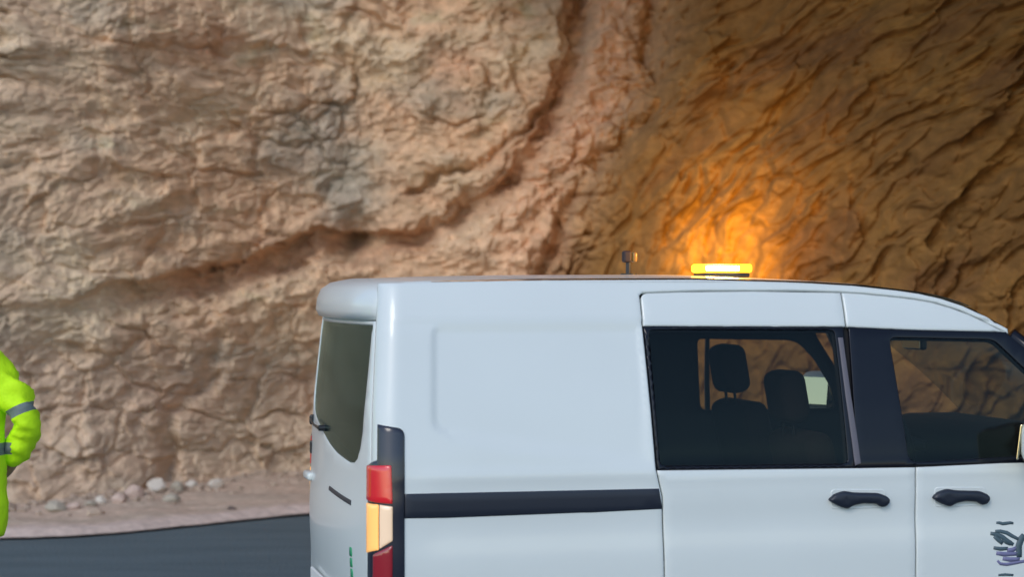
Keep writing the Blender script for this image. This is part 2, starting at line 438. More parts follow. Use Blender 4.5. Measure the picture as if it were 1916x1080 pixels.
crr = mixc(crr, [0.36, 0.235, 0.10], sst(-0.2, 0.4, fbm(qx * 0.9, qy * 1.5, 4, 111)))
crr = mixc(crr, [0.22, 0.135, 0.085], 0.7 * sst(0.0, 0.45, fbm(qx * 0.8, qy * 1.6, 4, 112)))
crr = mixc(crr, [0.25, 0.235, 0.18], 0.8 * np.exp(-((s4 - 40) / 45) ** 2) * sst(-0.2, 0.3, fbm(X * 2, Zg * 2, 3, 113)))
cl = cl * (1 - wr[..., None]) + crr * wr[..., None]
cl *= (1 + 0.22 * fbm(X * 9, Zg * 16, 3, 120))[..., None]
ROCK = rock_mat("rock_face", 0.45, 6.0, (1.0, 1.0, 1.7))
Zd = Zg + 0.05 * fbm(X * 3, Zg * 3, 3, 130)
cl = cl * (1 - wr[..., None]) * 1.50 + cl * wr[..., None] * np.array([0.93, 0.80, 0.60]) * (1 - 0.34 * sst(1.8, 4.0, X + 0.3 * (Zg - 2)))[..., None]  # right wall colour darkened as shade, strongest towards its upper right
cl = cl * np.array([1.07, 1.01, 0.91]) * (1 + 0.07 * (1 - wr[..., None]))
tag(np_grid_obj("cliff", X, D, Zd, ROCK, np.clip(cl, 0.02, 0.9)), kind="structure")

# rock canopy on the right, added out of frame to shade the inner wall
xs = np.linspace(-0.6, 22, 130); ys = np.linspace(0, 1, 70)
Xr, Tr = np.meshgrid(xs, ys)
lip = np.interp(Xr, [-0.6, 0.6, 1.6, 3, 6, 22], [15.0, 11.5, 9.5, 8.2, 7.0, 6.0])
Yr = lip + (18.8 - lip) * Tr
Zr = 5.3 - 0.85 * sst(1.0, 3.5, Xr) + 0.5 * fbm(Xr * 0.5, Yr * 0.5, 4, 140) + 1.6 * (1 - sst(0, 0.08, Tr))
cr2 = np.ones(Xr.shape + (3,)) * np.array([0.30, 0.20, 0.11])
tag(np_grid_obj("shade_canopy", Xr, Yr, Zr, ROCK, cr2), kind="structure")

# ------------------------------------------------------------------ loose stones
STONE = [mat("pale_stone", (0.62, 0.56, 0.48), 0.95, bump=0.5, bscale=14, var=0.15), mat("pink_stone", (0.56, 0.43, 0.36), 0.95, bump=0.5, bscale=14, var=0.15), mat("grey_stone", (0.40, 0.36, 0.29), 0.95, bump=0.5, bscale=14, var=0.15)]
def ground_hit(px, py, z):
    dd = F * (CAMZ - z) / (py - 540.0); return (px - 958) / F * dd, dd
stones = [  # px, py(bottom), width px, height px, colour, label
 (402, 912, 30, 16, 0, "white flat stone at right end of the row below the cliff"),
 (358, 914, 24, 15, 0, "second pale stone from the right end of the row"),
 (332, 920, 22, 17, 2, "grey stone in middle of the cluster below the cliff"),
 (295, 922, 36, 24, 0, "largest pale stone of the row at foot of cliff"),
 (250, 930, 32, 20, 1, "larger of the two pink stones left of biggest pale stone"),
 (224, 941, 24, 16, 1, "smaller pinkish stone at left end of the thick cluster"),
 (320, 938, 34, 13, 2, "flat grey green stone in front of the pale stones"),
 (102, 958, 36, 18, 2, "grey stone nearest the person in the yellow jacket"),
 (138, 953, 24, 11, 1, "low pinkish stone beside the grey stone near jacket"),
 (168, 947, 22, 10, 2, "thin flat stone between the two groups of stones"),
 (188, 942, 18, 12, 0, "small upright pale stone just left of the thick cluster"),
 (434, 954, 16, 6, 3, "tiny dark stone lying alone on the pink dirt verge"),
]
STONE.append(mat("dark_stone", (0.12, 0.09, 0.08), 0.95, bump=0.5, bscale=14))
for i, (px, py, wd, ht, ci, lab) in enumerate(stones):
    x, y, zg = verge_hit(px, py)
    sc = y / F
    bm = bmesh.new(); bmesh.ops.create_icosphere(bm, subdivisions=3, radius=0.5)
    r_ = random.Random(i); pl = [(Vector((r_.uniform(-1, 1), r_.uniform(-1, 1), r_.uniform(-1, 1))).normalized(), r_.uniform(.3, .42)) for _ in range(12)]
    for v in bm.verts:
        for nn, dd in pl:
            e = v.co.dot(nn) - dd
            if e > 0: v.co -= nn * e * 0.85
        v.co = Vector((v.co.x * wd * sc * 1.25, v.co.y * wd * sc, v.co.z * ht * sc * 1.5))
    zt = zg + ht * sc * 0.40
    o = bm_obj("stone", bm, STONE[ci], smooth=False)
    o.location = (x, y, zt); o.rotation_euler = (0, r_.uniform(-.2, .2), r_.uniform(0, .6))
    tag(o, lab, "stone", "loose stones along the foot of the cliff")

# small broken rubble along the foot of the rock
bm = bmesh.new(); r_ = random.Random(77)
for k in range(420):
    x = r_.uniform(-5.2, -1.2) if k < 330 else r_.uniform(-9, 6)
    y = float(foot_y(np.array(x))) - 0.30 - abs(r_.gauss(0, 0.16)) + 0.1 * math.sin(x * 5)
    if k % 9 == 0: y -= r_.uniform(0, 0.8)
    q = r_.uniform(0.012, 0.035) * (1.5 if r_.random() < .12 else 1)
    m4 = Matrix.Translation((x, y, verge_z(x, y) + q * .3)) @ Matrix.Rotation(r_.uniform(0, 6), 4, 'Z') @ Matrix.Rotation(r_.uniform(-.5, .5), 4, 'X') @ Matrix.Diagonal((q * r_.uniform(1, 1.8), q, q * r_.uniform(.5, .9), 1))
    g_ = bmesh.ops.create_icosphere(bm, subdivisions=1, radius=1.0, matrix=m4)
    for v in g_['verts']: v.co += Vector((r_.uniform(-1, 1), r_.uniform(-1, 1), r_.uniform(-1, 1))) * q * .22
tag(bm_obj("rubble", bm, mat("rubble_stone", (0.44, 0.34, 0.26), 0.95, bump=0.4, bscale=20, var=0.35, vscale=9)), kind="stuff")

# ------------------------------------------------------------------ the van
YAW = R(13.5)
VO = Vector((-0.726, 8.475, 0.026))
van = empty("white_van", VO, YAW)
tag(van, "white panel van with black sliding door rail and dark side windows parked on road", "van")
MV = Matrix.Translation(VO) @ Matrix.Rotation(YAW, 4, 'Z')
def proj(pl):
    q = MV @ Vector(pl); return 958 + F * q.x / q.y, 540 + F * (CAMZ - q.z) / q.y

RC = 0.09
HWZ = [0.20, 0.32, 0.50, 0.75, 0.95, 1.13, 1.30, 1.45, 1.60, 1.69, 1.75, 1.79, 1.82, 1.83]
HWY = [0.84, 0.885, 0.905, 0.913, 0.911, 0.900, 0.872, 0.842, 0.810, 0.784, 0.758, 0.736, 0.716, 0.708]
_z = np.linspace(0.2, 1.83, 164); _w = np.interp(_z, HWZ, HWY)
for _ in range(6): _w[1:-1] = (_w[:-2] + _w[1:-1] * 2 + _w[2:]) / 4
def hw(z): return float(np.interp(z, _z, _w))
def rake(z): return float(np.interp(z, [0.2, 0.9, 1.13, 1.3, 1.6, 1.8], [0.0, 0.0, 0.003, 0.010, 0.034, 0.055]))
def drop(x): return float(np.interp(x, [-0.1, 0.0, 0.28, 0.7, 1.37, 1.81, 2.04, 2.27, 2.385, 2.5, 2.61, 2.70, 2.8, 3.4], [0.022, 0.017, 0.011, 0.004, 0.0, 0.012, 0.025, 0.049, 0.069, 0.106, 0.158, 0.208, 0.27, 0.66]))
def ripple(z):  # the body side has a soft shoulder line under the belt
    return 0.006 * math.exp(-((z - 1.06) / 0.03) ** 2) - 0.008 * math.exp(-((z - 0.86) / 0.09) ** 2)
def side(u, z, sg=-1):
    a = RC * math.pi / 2
    if u < a:
        if u < 0:  x, ins = 0.0, RC - u
        else:
            ph = u / RC; x, ins = RC * (1 - math.cos(ph)), RC * (1 - math.sin(ph))
    else: x, ins = RC + u - a, 0.0
    if u < 0: x -= 0.05 * (1 - (1 - min(1, -u / 0.72)) ** 2)
    y = hw(z) + ripple(z) * min(1, max(0, (u - 0.1) / 0.2)) - ins
    if x > 3.3: y -= 0.22 * ((x - 3.3) / 0.85) ** 2.2
    x += rake(z) * max(0.0, 1 - max(0, u) / 0.9) ** 2
    return Vector((x, sg * y, z))
def normal(f, u, v, sg):
    e = 0.002
    nrm = (f(u + e, v) - f(u - e, v)).cross(f(u, v + e) - f(u, v - e))
    nrm.normalize()
    if nrm.y * sg < 0 and abs(nrm.y) > 0.3: nrm = -nrm
    elif abs(nrm.y) <= 0.3 and nrm.x > 0: nrm = -nrm
    return nrm
def inv(px, py, f=None, g=(1.0, 1.2)):
    f = f or (lambda u, v: side(u, v, -1))
    u, v = g
    for _ in range(25):
        p0 = proj(f(u, v)); e = 1e-4
        pu = proj(f(u + e, v)); pv = proj(f(u, v + e))
        a, b_, c, dd = (pu[0] - p0[0]) / e, (pv[0] - p0[0]) / e, (pu[1] - p0[1]) / e, (pv[1] - p0[1]) / e
        rx, ry = px - p0[0], py - p0[1]; det = a * dd - b_ * c
        du, dv = (dd * rx - b_ * ry) / det, (-c * rx + a * ry) / det
        du = max(-.3, min(.3, du)); dv = max(-.3, min(.3, dv)); u += du; v += dv
        v = max(0.25, min(1.825, v))
    return (u, v)
def P(*pts): return [inv(a, b) for a, b in pts]

def dens(poly, st):
    out = []
    for i in range(len(poly)):
        a, b = poly[i], poly[(i + 1) % len(poly)]
        L = math.hypot(b[0] - a[0], b[1] - a[1]); k = max(1, int(math.ceil(L / st)))
        for j in range(k): out.append((a[0] + (b[0] - a[0]) * j / k, a[1] + (b[1] - a[1]) * j / k))
    return out
def rnd(poly, r, seg=4):      # round the corners of a polygon (r: number or list per corner)
    out = []; n_ = len(poly)
    for i in range(n_):
        p0, p1, p2 = Vector(poly[i - 1]), Vector(poly[i]), Vector(poly[(i + 1) % n_])
        rr_ = r[i] if isinstance(r, (list, tuple)) else r
        if rr_ <= 0: out.append(tuple(p1)); continue
        a = p0 - p1; b = p2 - p1; k = min(rr_, a.length * .45, b.length * .45)
        q0 = p1 + a.normalized() * k; q2 = p1 + b.normalized() * k
        for j in range(seg + 1):
            t = j / seg; out.append(tuple(q0 * (1 - t) ** 2 + p1 * 2 * t * (1 - t) + q2 * t * t))
    return out
def inside(x, y, poly):
    px = np.array([p[0] for p in poly]); py = np.array([p[1] for p in poly])
    r = np.zeros(x.shape, bool); j = len(poly) - 1
    for i in range(len(poly)):
        c = ((py[i] > y) != (py[j] > y)) & (x < (px[j] - px[i]) * (y - py[i]) / (py[j] - py[i] + 1e-12) + px[i])
        r ^= c; j = i
    return r
def bdist(x, y, poly):
    best = np.full(x.shape, 9.0)
    for i in range(len(poly)):
        x0, y0 = poly[i]; x1, y1 = poly[(i + 1) % len(poly)]
        dx, dy = x1 - x0, y1 - y0; L2 = dx * dx + dy * dy + 1e-15
        t = np.clip(((x - x0) * dx + (y - y0) * dy) / L2, 0, 1)
        best = np.minimum(best, np.hypot(x - x0 - t * dx, y - y0 - t * dy))
    return best
def area(poly): return 0.5 * sum(poly[i][0] * poly[(i + 1) % len(poly)][1] - poly[(i + 1) % len(poly)][0] * poly[i][1] for i in range(len(poly)))
def shrink(poly, dd):
    s_ = 1 if area(poly) > 0 else -1; out = []; n_ = len(poly)
    for i in range(n_):
        p0, p1, p2 = Vector(poly[i - 1]), Vector(poly[i]), Vector(poly[(i + 1) % n_])
        a = (p1 - p0).normalized(); b = (p2 - p1).normalized()
        nn = Vector((-a.y - b.y, a.x + b.x)) * s_
        if nn.length < 1e-6: nn = Vector((-a.y, a.x)) * s_
        nn.normalize(); out.append(tuple(p1 + nn * dd))
    return out

def patch(name, m, parent, outer, holes=(), sg=-1, off=0.0, step=0.03, f=None, depth=0.012, roll=0.004, disp=None, nflip=None):
    """curved panel: polygon (u, v) laid on surface f, edges rolled, with a skirt going inwards"""
    f = f or (lambda u, v: side(u, v, sg))
    loops = [dens(outer, step)] + [dens(h, step) for h in holes]
    pts, edges = [], []
    def addloop(lp):
        i0 = len(pts); pts.extend(lp)
        edges.extend((i0 + k, i0 + (k + 1) % len(lp)) for k in range(len(lp)))
    for lp in loops: addloop(lp)
    rl = []
    if roll > 0:
        for q in (roll * 0.6, roll * 1.8):
            rl.append(shrink(loops[0], q))
            rl += [shrink(h, -q) for h in loops[1:]]
    xs_ = [p[0] for p in outer]; ys_ = [p[1] for p in outer]
    gx, gy = np.meshgrid(np.arange(min(xs_), max(xs_), step), np.arange(min(ys_), max(ys_), step))
    gx[::2] += step * 0.5
    gx, gy = gx.ravel(), gy.ravel()
    ok = inside(gx, gy, loops[0])
    for h in loops[1:]: ok &= ~inside(gx, gy, h)
    gx, gy = gx[ok], gy[ok]
    bd = np.full(gx.shape, 9.0)
    for lp in loops: bd = np.minimum(bd, bdist(gx, gy, lp))
    ok = bd > step * 0.45 + roll * 1.8
    for q in rl:
        a = np.array(q); okk = inside(a[:, 0], a[:, 1], loops[0])
        for h in loops[1:]: okk &= ~inside(a[:, 0], a[:, 1], h)
        pts.extend([tuple(z_) for z_, t_ in zip(q, okk) if t_])
    pts.extend(zip(gx[ok].tolist(), gy[ok].tolist()))
    V2, E2, F2, *_ = delaunay_2d_cdt([Vector(p_) for p_ in pts], edges, [], 0, 1e-6)
    vx = np.array([p_.x for p_ in V2]); vy = np.array([p_.y for p_ in V2])
    fc = np.array([(t[0], t[q], t[q + 1]) for t in (list(t_) for t_ in F2) for q in range(1, len(t) - 1)])
    _a = (vx[fc[:, 1]] - vx[fc[:, 0]]) * (vy[fc[:, 2]] - vy[fc[:, 0]]) - (vx[fc[:, 2]] - vx[fc[:, 0]]) * (vy[fc[:, 1]] - vy[fc[:, 0]])
    fc = np.where((_a < 0)[:, None], fc[:, ::-1], fc)[np.abs(_a) > 1e-10]
    cx, cy = vx[fc].mean(1), vy[fc].mean(1)
    ok = inside(cx, cy, loops[0])
    for h in loops[1:]: ok &= ~inside(cx, cy, h)
    fc = fc[ok]
    bd = np.full(vx.shape, 9.0)
    for lp in loops: bd = np.minimum(bd, bdist(vx, vy, lp))
    verts = []
    for i in range(len(vx)):
        u, v = float(vx[i]), float(vy[i]); nn = normal(f, u, v, sg)
        o_ = off + (disp(u, v) if disp else 0.0)
        if roll > 0: o_ -= roll * max(0.0, 1 - bd[i] / (roll * 1.8)) ** 2
        verts.append(f(u, v) + nn * o_)
    # orientation
    faces = []
    vote = 0.0
    for c0 in fc[::7]:
        nn = normal(f, float(vx[c0[0]]), float(vy[c0[0]]), sg)
        vote += (verts[c0[1]] - verts[c0[0]]).cross(verts[c0[2]] - verts[c0[0]]).dot(nn)
    fl = vote < 0
    for a, b, c in fc: faces.append((c, b, a) if fl else (a, b, c))
    # skirt
    if depth > 0:
        cnt = {}
        for t in faces:
            for k in range(3):
                e = (t[k], t[(k + 1) % 3]); cnt[e] = 1
        low = {}
        def lowv(i):
            if i not in low:
                u, v = float(vx[i]), float(vy[i]); low[i] = len(verts)
                verts.append(verts[i] - normal(f, u, v, sg) * depth)
            return low[i]
        for (a, b) in list(cnt):
            if (b, a) not in cnt:
                faces.append((b, a, lowv(a), lowv(b)))
    used = sorted({i for t in faces for i in t}); mp_ = {i: k for k, i in enumerate(used)}
    o = mesh_obj(name, [verts[i] for i in used], [[mp_[i] for i in t] for t in faces], m, parent)
    me = o.data
    if depth == 0:
        me.normals_split_custom_set_from_vertices([normal(f, float(vx[i]), float(vy[i]), sg) for i in used])
    sharp = me.attributes.new("sharp_face", 'BOOLEAN', 'FACE')
    sharp.data.foreach_set("value", [len(t) == 4 for t in faces])
    return o

# key lines of the side, read off the photograph and laid on the body surface
TOPZ = lambda u: 1.812 - drop(u)
def topline(u0, u1, n_=12):
    return [(u0 + (u1 - u0) * k / n_, TOPZ(u0 + (u1 - u0) * k / n_)) for k in range(n_ + 1)]
sd_tl = inv(1197, 548); sd_a = inv(1203, 610); sd_b = inv(1229, 881); sd_c = inv(1240, 930); sd_d = inv(1244, 1075)
u_sd = sd_d[0]; u_fd = inv(1714, 1000)[0]
BOT = 0.36
belt = lambda u: float(np.interp(u, [sd_b[0], inv(1700, 876)[0], 3.0], [sd_b[1], inv(1700, 876)[1], inv(1700, 876)[1] + 0.02]))
u_mir = inv(1905, 830)[0]
DT = lambda u: TOPZ(u) - float(np.interp(u, [1.13, 1.6, 2.04, 2.7], [0.053, 0.039, 0.028, 0.022]))       # top of doors (the thin shut line above the windows)
wtop = lambda u: float(np.interp(u, [sd_a[0], inv(1560, 610)[0], inv(1700, 617)[0], inv(1890, 620)[0], 3.0], [sd_a[1], inv(1560, 610)[1], inv(1700, 617)[1], inv(1890, 621)[1] - 0.0, 1.40]))
u_bp = inv(1598, 800)[0]             # shut line between the doors, in the black pillar
g = 0.0028

def wheel_arc(cu, r, a0, a1, n_=14):
    return [(cu + r * math.cos(R(a0 + (a1 - a0) * k / n_)), 0.31 + r * math.sin(R(a0 + (a1 - a0) * k / n_))) for k in range(n_ + 1)]
RWU, FWU, WR_ = 0.72, 3.40, 0.345

def recess(u, v):    # stamped blank-window panel of the rear quarter
    e = bd_rec(u, v); return -0.009 * e
rec_poly = rnd(P((812, 614), (1196, 612), (1216, 866), (1060, 846), (840, 814), (812, 800)), [0.03, 0.0, 0.0, 0.0, 0.03, 0.03])
rpx = rec_poly
def bd_rec(u, v):
    x = np.array([u]); y = np.array([v])
    dd = float(bdist(x, y, rpx)[0]); s_ = 1 if inside(x, y, rpx)[0] else -1
    # the lower edge fades out
    wdt = 0.008 + 0.03 * max(0.0, min(1.0, (1.36 - v) / 0.15)) * (1 if u > 0.35 else 0)
    t = max(0.0, min(1.0, (s_ * dd + wdt) / (2 * wdt))); return t * t * (3 - 2 * t)
crease_v = inv(900, 606)[1]
def qdisp(u, v):
    o_ = recess(u, v)
    # horizontal crease under the cant rail
    o_ += (-0.007 * math.exp(-((v - crease_v) / 0.007) ** 2) + 0.004 * math.exp(-((v - crease_v - 0.018) / 0.010) ** 2)) * (1 if u > 0.17 else max(0, (u - 0.1) / 0.07))
    return o_

rail_poly = P((757, 925), (1233, 915), (1239, 953), (1105, 960), (1090, 960), (835, 970), (757, 971))

def lower_quarter(sg):
    tl = inv(1197, 548)
    o = [(0.0, BOT)] + wheel_arc(RWU, WR_, 176, 4) + [(u_sd - g, BOT), (sd_d[0] - g, sd_d[1]), (sd_c[0] - g, sd_c[1]), (sd_b[0] - g, sd_b[1]), (sd_a[0] - g, sd_a[1]), (tl[0] - g, tl[1] - 0.008), (tl[0] + 0.012, DT(tl[0]) + g)]
    return o

for sg in (-1, 1):
    st = 0.016 if sg < 0 else 0.05
    # fixed side of the body: rear quarter, cant rail above the doors
    uend = 2.69
    quarter = lower_quarter(sg) + [(u, DT(u) + g) for u in np.linspace(sd_tl[0] + 0.05, uend, 16)] + [(u, TOPZ(u)) for u in np.linspace(uend, 0.0, 30)]
    patch("side_panel", PAINT, van, quarter, sg=sg, step=st, disp=qdisp, roll=0.004, depth=0.014)
    # sliding door
    wopen = [(sd_a[0] + 0.004, sd_a[1]), (u_bp, wtop(u_bp)), (u_bp, belt(u_bp)), (sd_b[0] + 0.004, sd_b[1])]
    slide = [(u_sd + g, BOT), (u_fd - g, BOT), (u_fd - g, belt(u_fd) - 0.0), (u_bp, belt(u_bp)), (sd_b[0] + g, sd_b[1]), (sd_c[0] + g, sd_c[1]), (sd_d[0] + g, sd_d[1])]
    sdoor = patch("sliding_door", PAINT, van, slide, sg=sg, step=0.03 if sg < 0 else 0.06)
    top = [(sd_a[0] + g, sd_a[1]), (u_bp - 0.002, wtop(u_bp)), (u_bp - 0.002, DT(u_bp) - g), (1.6, DT(1.6) - g), (1.3, DT(1.3) - g)] + rnd([(1.2, DT(1.2) - g), (sd_tl[0] + g, DT(sd_tl[0]) - g), (sd_a[0] + g, sd_a[1] + .002)], [0, .03, 0])
    patch("door_frame", PAINT, sdoor, top, sg=sg, step=0.03 if sg < 0 else 0.06)
    # black glazed band
    gp = P((1213, 618), (1566, 620), (1592, 866), (1236, 870))
    hole_s = rnd(P((1214, 617), (1562, 618), (1588, 868), (1236, 872)), 0.02)
    if sg > 0: hole_s = [(0.98 + (u - hole_s[0][0]) * 0.62, v) for u, v in hole_s]
    trim = [(0.96, wtop(1.0)), (1.80, wtop(1.8)), (1.80, belt(1.8) + .001), (0.96, belt(1.5) + .001)] if sg > 0 else [(sd_a[0] + g, sd_a[1] - 0.001), (u_bp - 0.012, wtop(u_bp) - 0.001), (u_bp - 0.002, belt(u_bp) + 0.001), (sd_b[0] + g, sd_b[1] + 0.001)]
    patch("window_trim", GLOSSBLACK, sdoor, trim, [hole_s], sg=sg, off=-0.002, step=0.04, roll=0.002)
    patch("window", GLASSD, sdoor, shrink(hole_s, -0.006), sg=sg, off=-0.007, step=0.06, roll=0, depth=0)
    # front door
    fd = [(u_fd + g, BOT), (FWU - 0.42, BOT), (FWU - 0.40, 0.6), (FWU - 0.36, 0.9), (3.02, belt(3.0) - 0.01), (2.6, belt(2.6)), (u_fd + g, belt(u_fd))]
    fdoor = patch("front_door", PAINT, van, fd, sg=sg, step=0.03 if sg < 0 else 0.06)
    uf1 = 2.68
    ftop = [(u_bp + 0.004, wtop(u_bp))] + [(u, wtop(u)) for u in np.linspace(2.0, uf1, 8)] + [(u, DT(u) - g) for u in np.linspace(uf1, u_bp + 0.004, 10)]
    patch("door_frame", PAINT, fdoor, ftop, sg=sg, step=0.02 if sg < 0 else 0.05)
    hole_f = rnd([inv(1664, 632), inv(1860, 636), (2.95, 1.25), (2.95, belt(3.0) + 0.025), inv(1702, 866)], [0.03, 0.03, 0.03, 0.02, 0.04])
    if sg > 0:
        hole_f = rnd([(1.89, 1.545), (2.40, 1.535), (2.50, 1.44), (2.60, 1.30), (2.63, 1.19), (1.93, 1.19)], [0.03, 0.06, 0.03, 0.03, 0.03, 0.04])
    ftrim = [(u_bp + 0.012, wtop(u_bp) - 0.001)] + [(u, wtop(u) - 0.001) for u in np.linspace(2.0, uf1, 8)] + [(3.02, 1.30), (3.06, belt(3.0) - .005), (2.6, belt(2.6) + .001), (u_bp + 0.004, belt(u_bp) + 0.001)]
    if sg > 0: ftrim = [(1.86, 1.575), (2.44, 1.57), (2.56, 1.46), (2.67, 1.29), (2.70, belt(2.6) + .001), (1.88, belt(1.9) + .001)]
    patch("window_trim", GLOSSBLACK, fdoor, ftrim, [hole_f], sg=sg, off=-0.002, step=0.03, roll=0.002)
    patch("window", GLASS, fdoor, shrink(hole_f, -0.006), sg=sg, off=-0.007, step=0.06, roll=0, depth=0)
    # pale seal strip on the pillar
    stp = P((1568, 632), (1577, 632), (1592, 740), (1611, 868), (1600, 872), (1582, 742))
    patch("pillar_seal", GREYTRIM, sdoor, stp, sg=sg, off=0.004, step=0.02, roll=0.002, depth=0.01)
    # wing, sill
    wing = [(FWU - 0.42 + 2 * g, BOT + 0.02)] + wheel_arc(FWU, WR_, 176, 4) + [(4.05, BOT), (4.10, 0.62), (4.08, 0.86), (3.6, 0.99), (3.1, 1.09), (3.02 + 2 * g, belt(3.0) - 0.03), (FWU - 0.36 + 2 * g, 0.9), (FWU - 0.40 + 2 * g, 0.6)]
    patch("front_wing", PAINT, van, wing, sg=sg, step=0.06)
    patch("sill", BLACK, van, [(RWU + 0.40, 0.24), (FWU - 0.40, 0.24), (FWU - 0.40, BOT - 0.004), (RWU + 0.40, BOT - 0.004)], sg=sg, step=0.08)
    # black rail of the sliding door
    patch("door_rail", RAILM, van, rail_poly, sg=sg, off=0.004, step=0.03, roll=0.003, depth=0.008)
    # inner lining behind all gaps
    lin = [(0.02, BOT + 0.02), (u_sd, 0.75), (2.71, 0.75), (2.70, 1.13), (2.64, 1.36), (2.50, 1.55)] + [(u, TOPZ(u) - 0.02) for u in np.linspace(2.45, 0.02, 10)] if sg > 0 else [(0.02, BOT + 0.02), (u_sd, 0.75), (3.05, 0.75), (3.04, 1.10), (2.72, 1.52)] + [(u, TOPZ(u) - 0.02) for u in np.linspace(2.6, 0.02, 10)]
    lh = [shrink(hole_s, 0.004), shrink(hole_f, 0.004)]
    patch("inner_panel", DARKIN, van, lin, lh, sg=sg, off=-0.024, step=0.06, roll=0, depth=0.012)

    # door handles: cup and grip
    for (x0, yc, x1, par) in ((1548, 935, 1663, sdoor), (1742, 931, 1850, fdoor)):
        cup = rnd(P((x0 + 6, yc - 19), (x1 - 6, yc - 19), (x1 - 4, yc + 16), (x0 + 6, yc + 19)), 0.02)
        cup_o = patch("handle_cup", PAINT, par, cup, sg=sg, off=0.0035, step=0.012, roll=0.003, depth=0.006, disp=lambda u, v, c=cup: -0.005 * min(1.0, float(bdist(np.array([u]), np.array([v]), c)[0]) / 0.012))
        w_ = x1 - x0
        hp = P((x0, yc + 1), (x0 + .10 * w_, yc - 10), (x0 + .26 * w_, yc - 16), (x0 + .42 * w_, yc - 13), (x0 + .82 * w_, yc - 12), (x0 + .95 * w_, yc - 6), (x1, yc + 1), (x0 + .95 * w_, yc + 11), (x0 + .85 * w_, yc + 14), (x0 + .78 * w_, yc + 7), (x0 + .55 * w_, yc + 6), (x0 + .40 * w_, yc + 10), (x0 + .30 * w_, yc + 17), (x0 + .15 * w_, yc + 11))
        patch("handle", RAILM, par, rnd(hp, 0.01, 2), sg=sg, off=0.026, step=0.012, roll=0.007, depth=0.026)

    # wheels
    for wu in (RWU, FWU):
        wy = sg * 0.80
        bm = bmesh.new()
        add_lathe(bm, [(0.19, -0.10), (0.27, -0.105), (0.315, -0.095), (0.325, -0.05), (0.325, 0.05), (0.315, 0.095), (0.27, 0.105), (0.19, 0.10)], (wu, wy, 0.325), 'Y', 48)
        wh = bm_obj("wheel", bm, TYRE, van, smooth=True)
        bm = bmesh.new()
        add_lathe(bm, [(0.19, sg * 0.095), (0.195, sg * 0.105), (0.175, sg * 0.098), (0.165, sg * 0.05), (0.10, sg * 0.06), (0.06, sg * 0.085), (0.0, sg * 0.088)], (wu, wy, 0.325), 'Y', 48)
        bm_obj("rim", bm, RIM, wh, smooth=True)
        bm = bmesh.new()
        add_lathe(bm, [(0.35, -sg * 0.25), (0.352, sg * 0.06), (0.342, sg * 0.06), (0.342, -sg * 0.25), (0.05, -sg * 0.25)], (wu, wy, 0.315), 'Y', 40)
        bm_obj("wheel_arch", bm, BLACK, van, smooth=True)

# door mirrors
for sg, mx_, my_, mz_, tilt in ((-1, 2.66, -1.035, 1.165, 36), (1, 2.585, 1.045, 1.268, 30)):
    rot = Matrix.Rotation(R(tilt) * sg, 3, 'Z')
    bm = bmesh.new()
    add_box(bm, (mx_, my_, mz_), (0.13, 0.235, 0.19), 0.06, rot=rot, seg=5)
    mo = bm_obj("door_mirror", bm, PAINT, van, smooth=True)
    bm = bmesh.new()
    add_box(bm, (mx_ + 0.03, sg * 0.93, mz_ - 0.07), (0.08, 0.12, 0.05), 0.015)
    bm_obj("mirror_arm", bm, BLACK, mo)
    bm = bmesh.new()
    gofs = rot @ Vector((-0.067, 0, 0))
    add_box(bm, (mx_ + gofs.x, my_ + gofs.y, mz_), (0.008, 0.175, 0.14), 0.0035, rot=rot @ Matrix.Rotation(R(7), 3, 'Y'))
    bm_obj("mirror_glass", bm, MIRROR, mo)

# roof skin, rolled over at the back into a small spoiler
prof = []   # (x, z drop from crown) along the length, from the underside at the rear to the windscreen header
rear_prof = [(0.10, 1.655), (0.04, 1.648), (0.014, 1.656), (0.000, 1.685), (0.006, 1.735), (0.022, 1.776), (0.060, 1.802), (0.13, 1.816)]
line = rear_prof + [(x, float(np.interp(x, [0, 1.2, 2.0, 2.5], [1.836, 1.834, 1.826, 1.818])) - drop(x) - 0.006 * math.exp(-((x - 0.2) / 0.2))) for x in np.linspace(0.2, 2.52, 44)]
ny = 41
def roofpt(x, z, t):
    q = abs(t) ** 2.6
    hw_ = 0.722 if x > 0.2 else 0.722 - 0.10 * (0.2 - x)
    yy = t * hw_
    low = max(0.0, min(1.0, (z - 1.66) / 0.12))
    xx = x - (0.055 * (1 - t * t) if x < 0.3 else 0.055 * (1 - t * t) * max(0, 1 - (x - 0.3) / 0.8))
    if x > 1.8: xx += 0.03 * (1 - t * t) * min(1, (x - 1.8) / 0.8)
    if x < 0.2: xx += 0.045 * abs(t) ** 7
    return (xx, yy, z - (0.018 - 0.010 * min(1, max(0, (x - 1.2) / 1.3))) * q * low)
rv, rf = [], []
for i, (x, z) in enumerate(line):
    for k in range(ny): rv.append(roofpt(x, z, -1 + 2 * k / (ny - 1)))
for i in range(len(line) - 1):
    for k in range(ny - 1):
        a = i * ny + k; rf.append((a, a + 1, a + ny + 1, a + ny))
nr = len(rear_prof) + 2
for c0 in (0, ny - 1):      # close the ends of the spoiler
    ring = [i * ny + c0 for i in range(nr)]
    rv.append((0.20, rv[c0][1], 1.70)); rf.append(tuple(ring + [len(rv) - 1]))
roof = mesh_obj("roof", rv, rf, PAINT, van)
# roof ditch (black) either side
for sg in (-1, 1):
    bm = bmesh.new(); pr = None
    for u in np.linspace(0.16, 2.66, 60):
        z = 1.804 - drop(u) ; c = [bm.verts.new((u, sg * 0.690, z)), bm.verts.new((u, sg * 0.730, z - 0.002))]
        if pr: bm.faces.new((pr[0], pr[1], c[1], c[0]))
        pr = c
    bm_obj("roof_ditch", bm, BLACK, van)
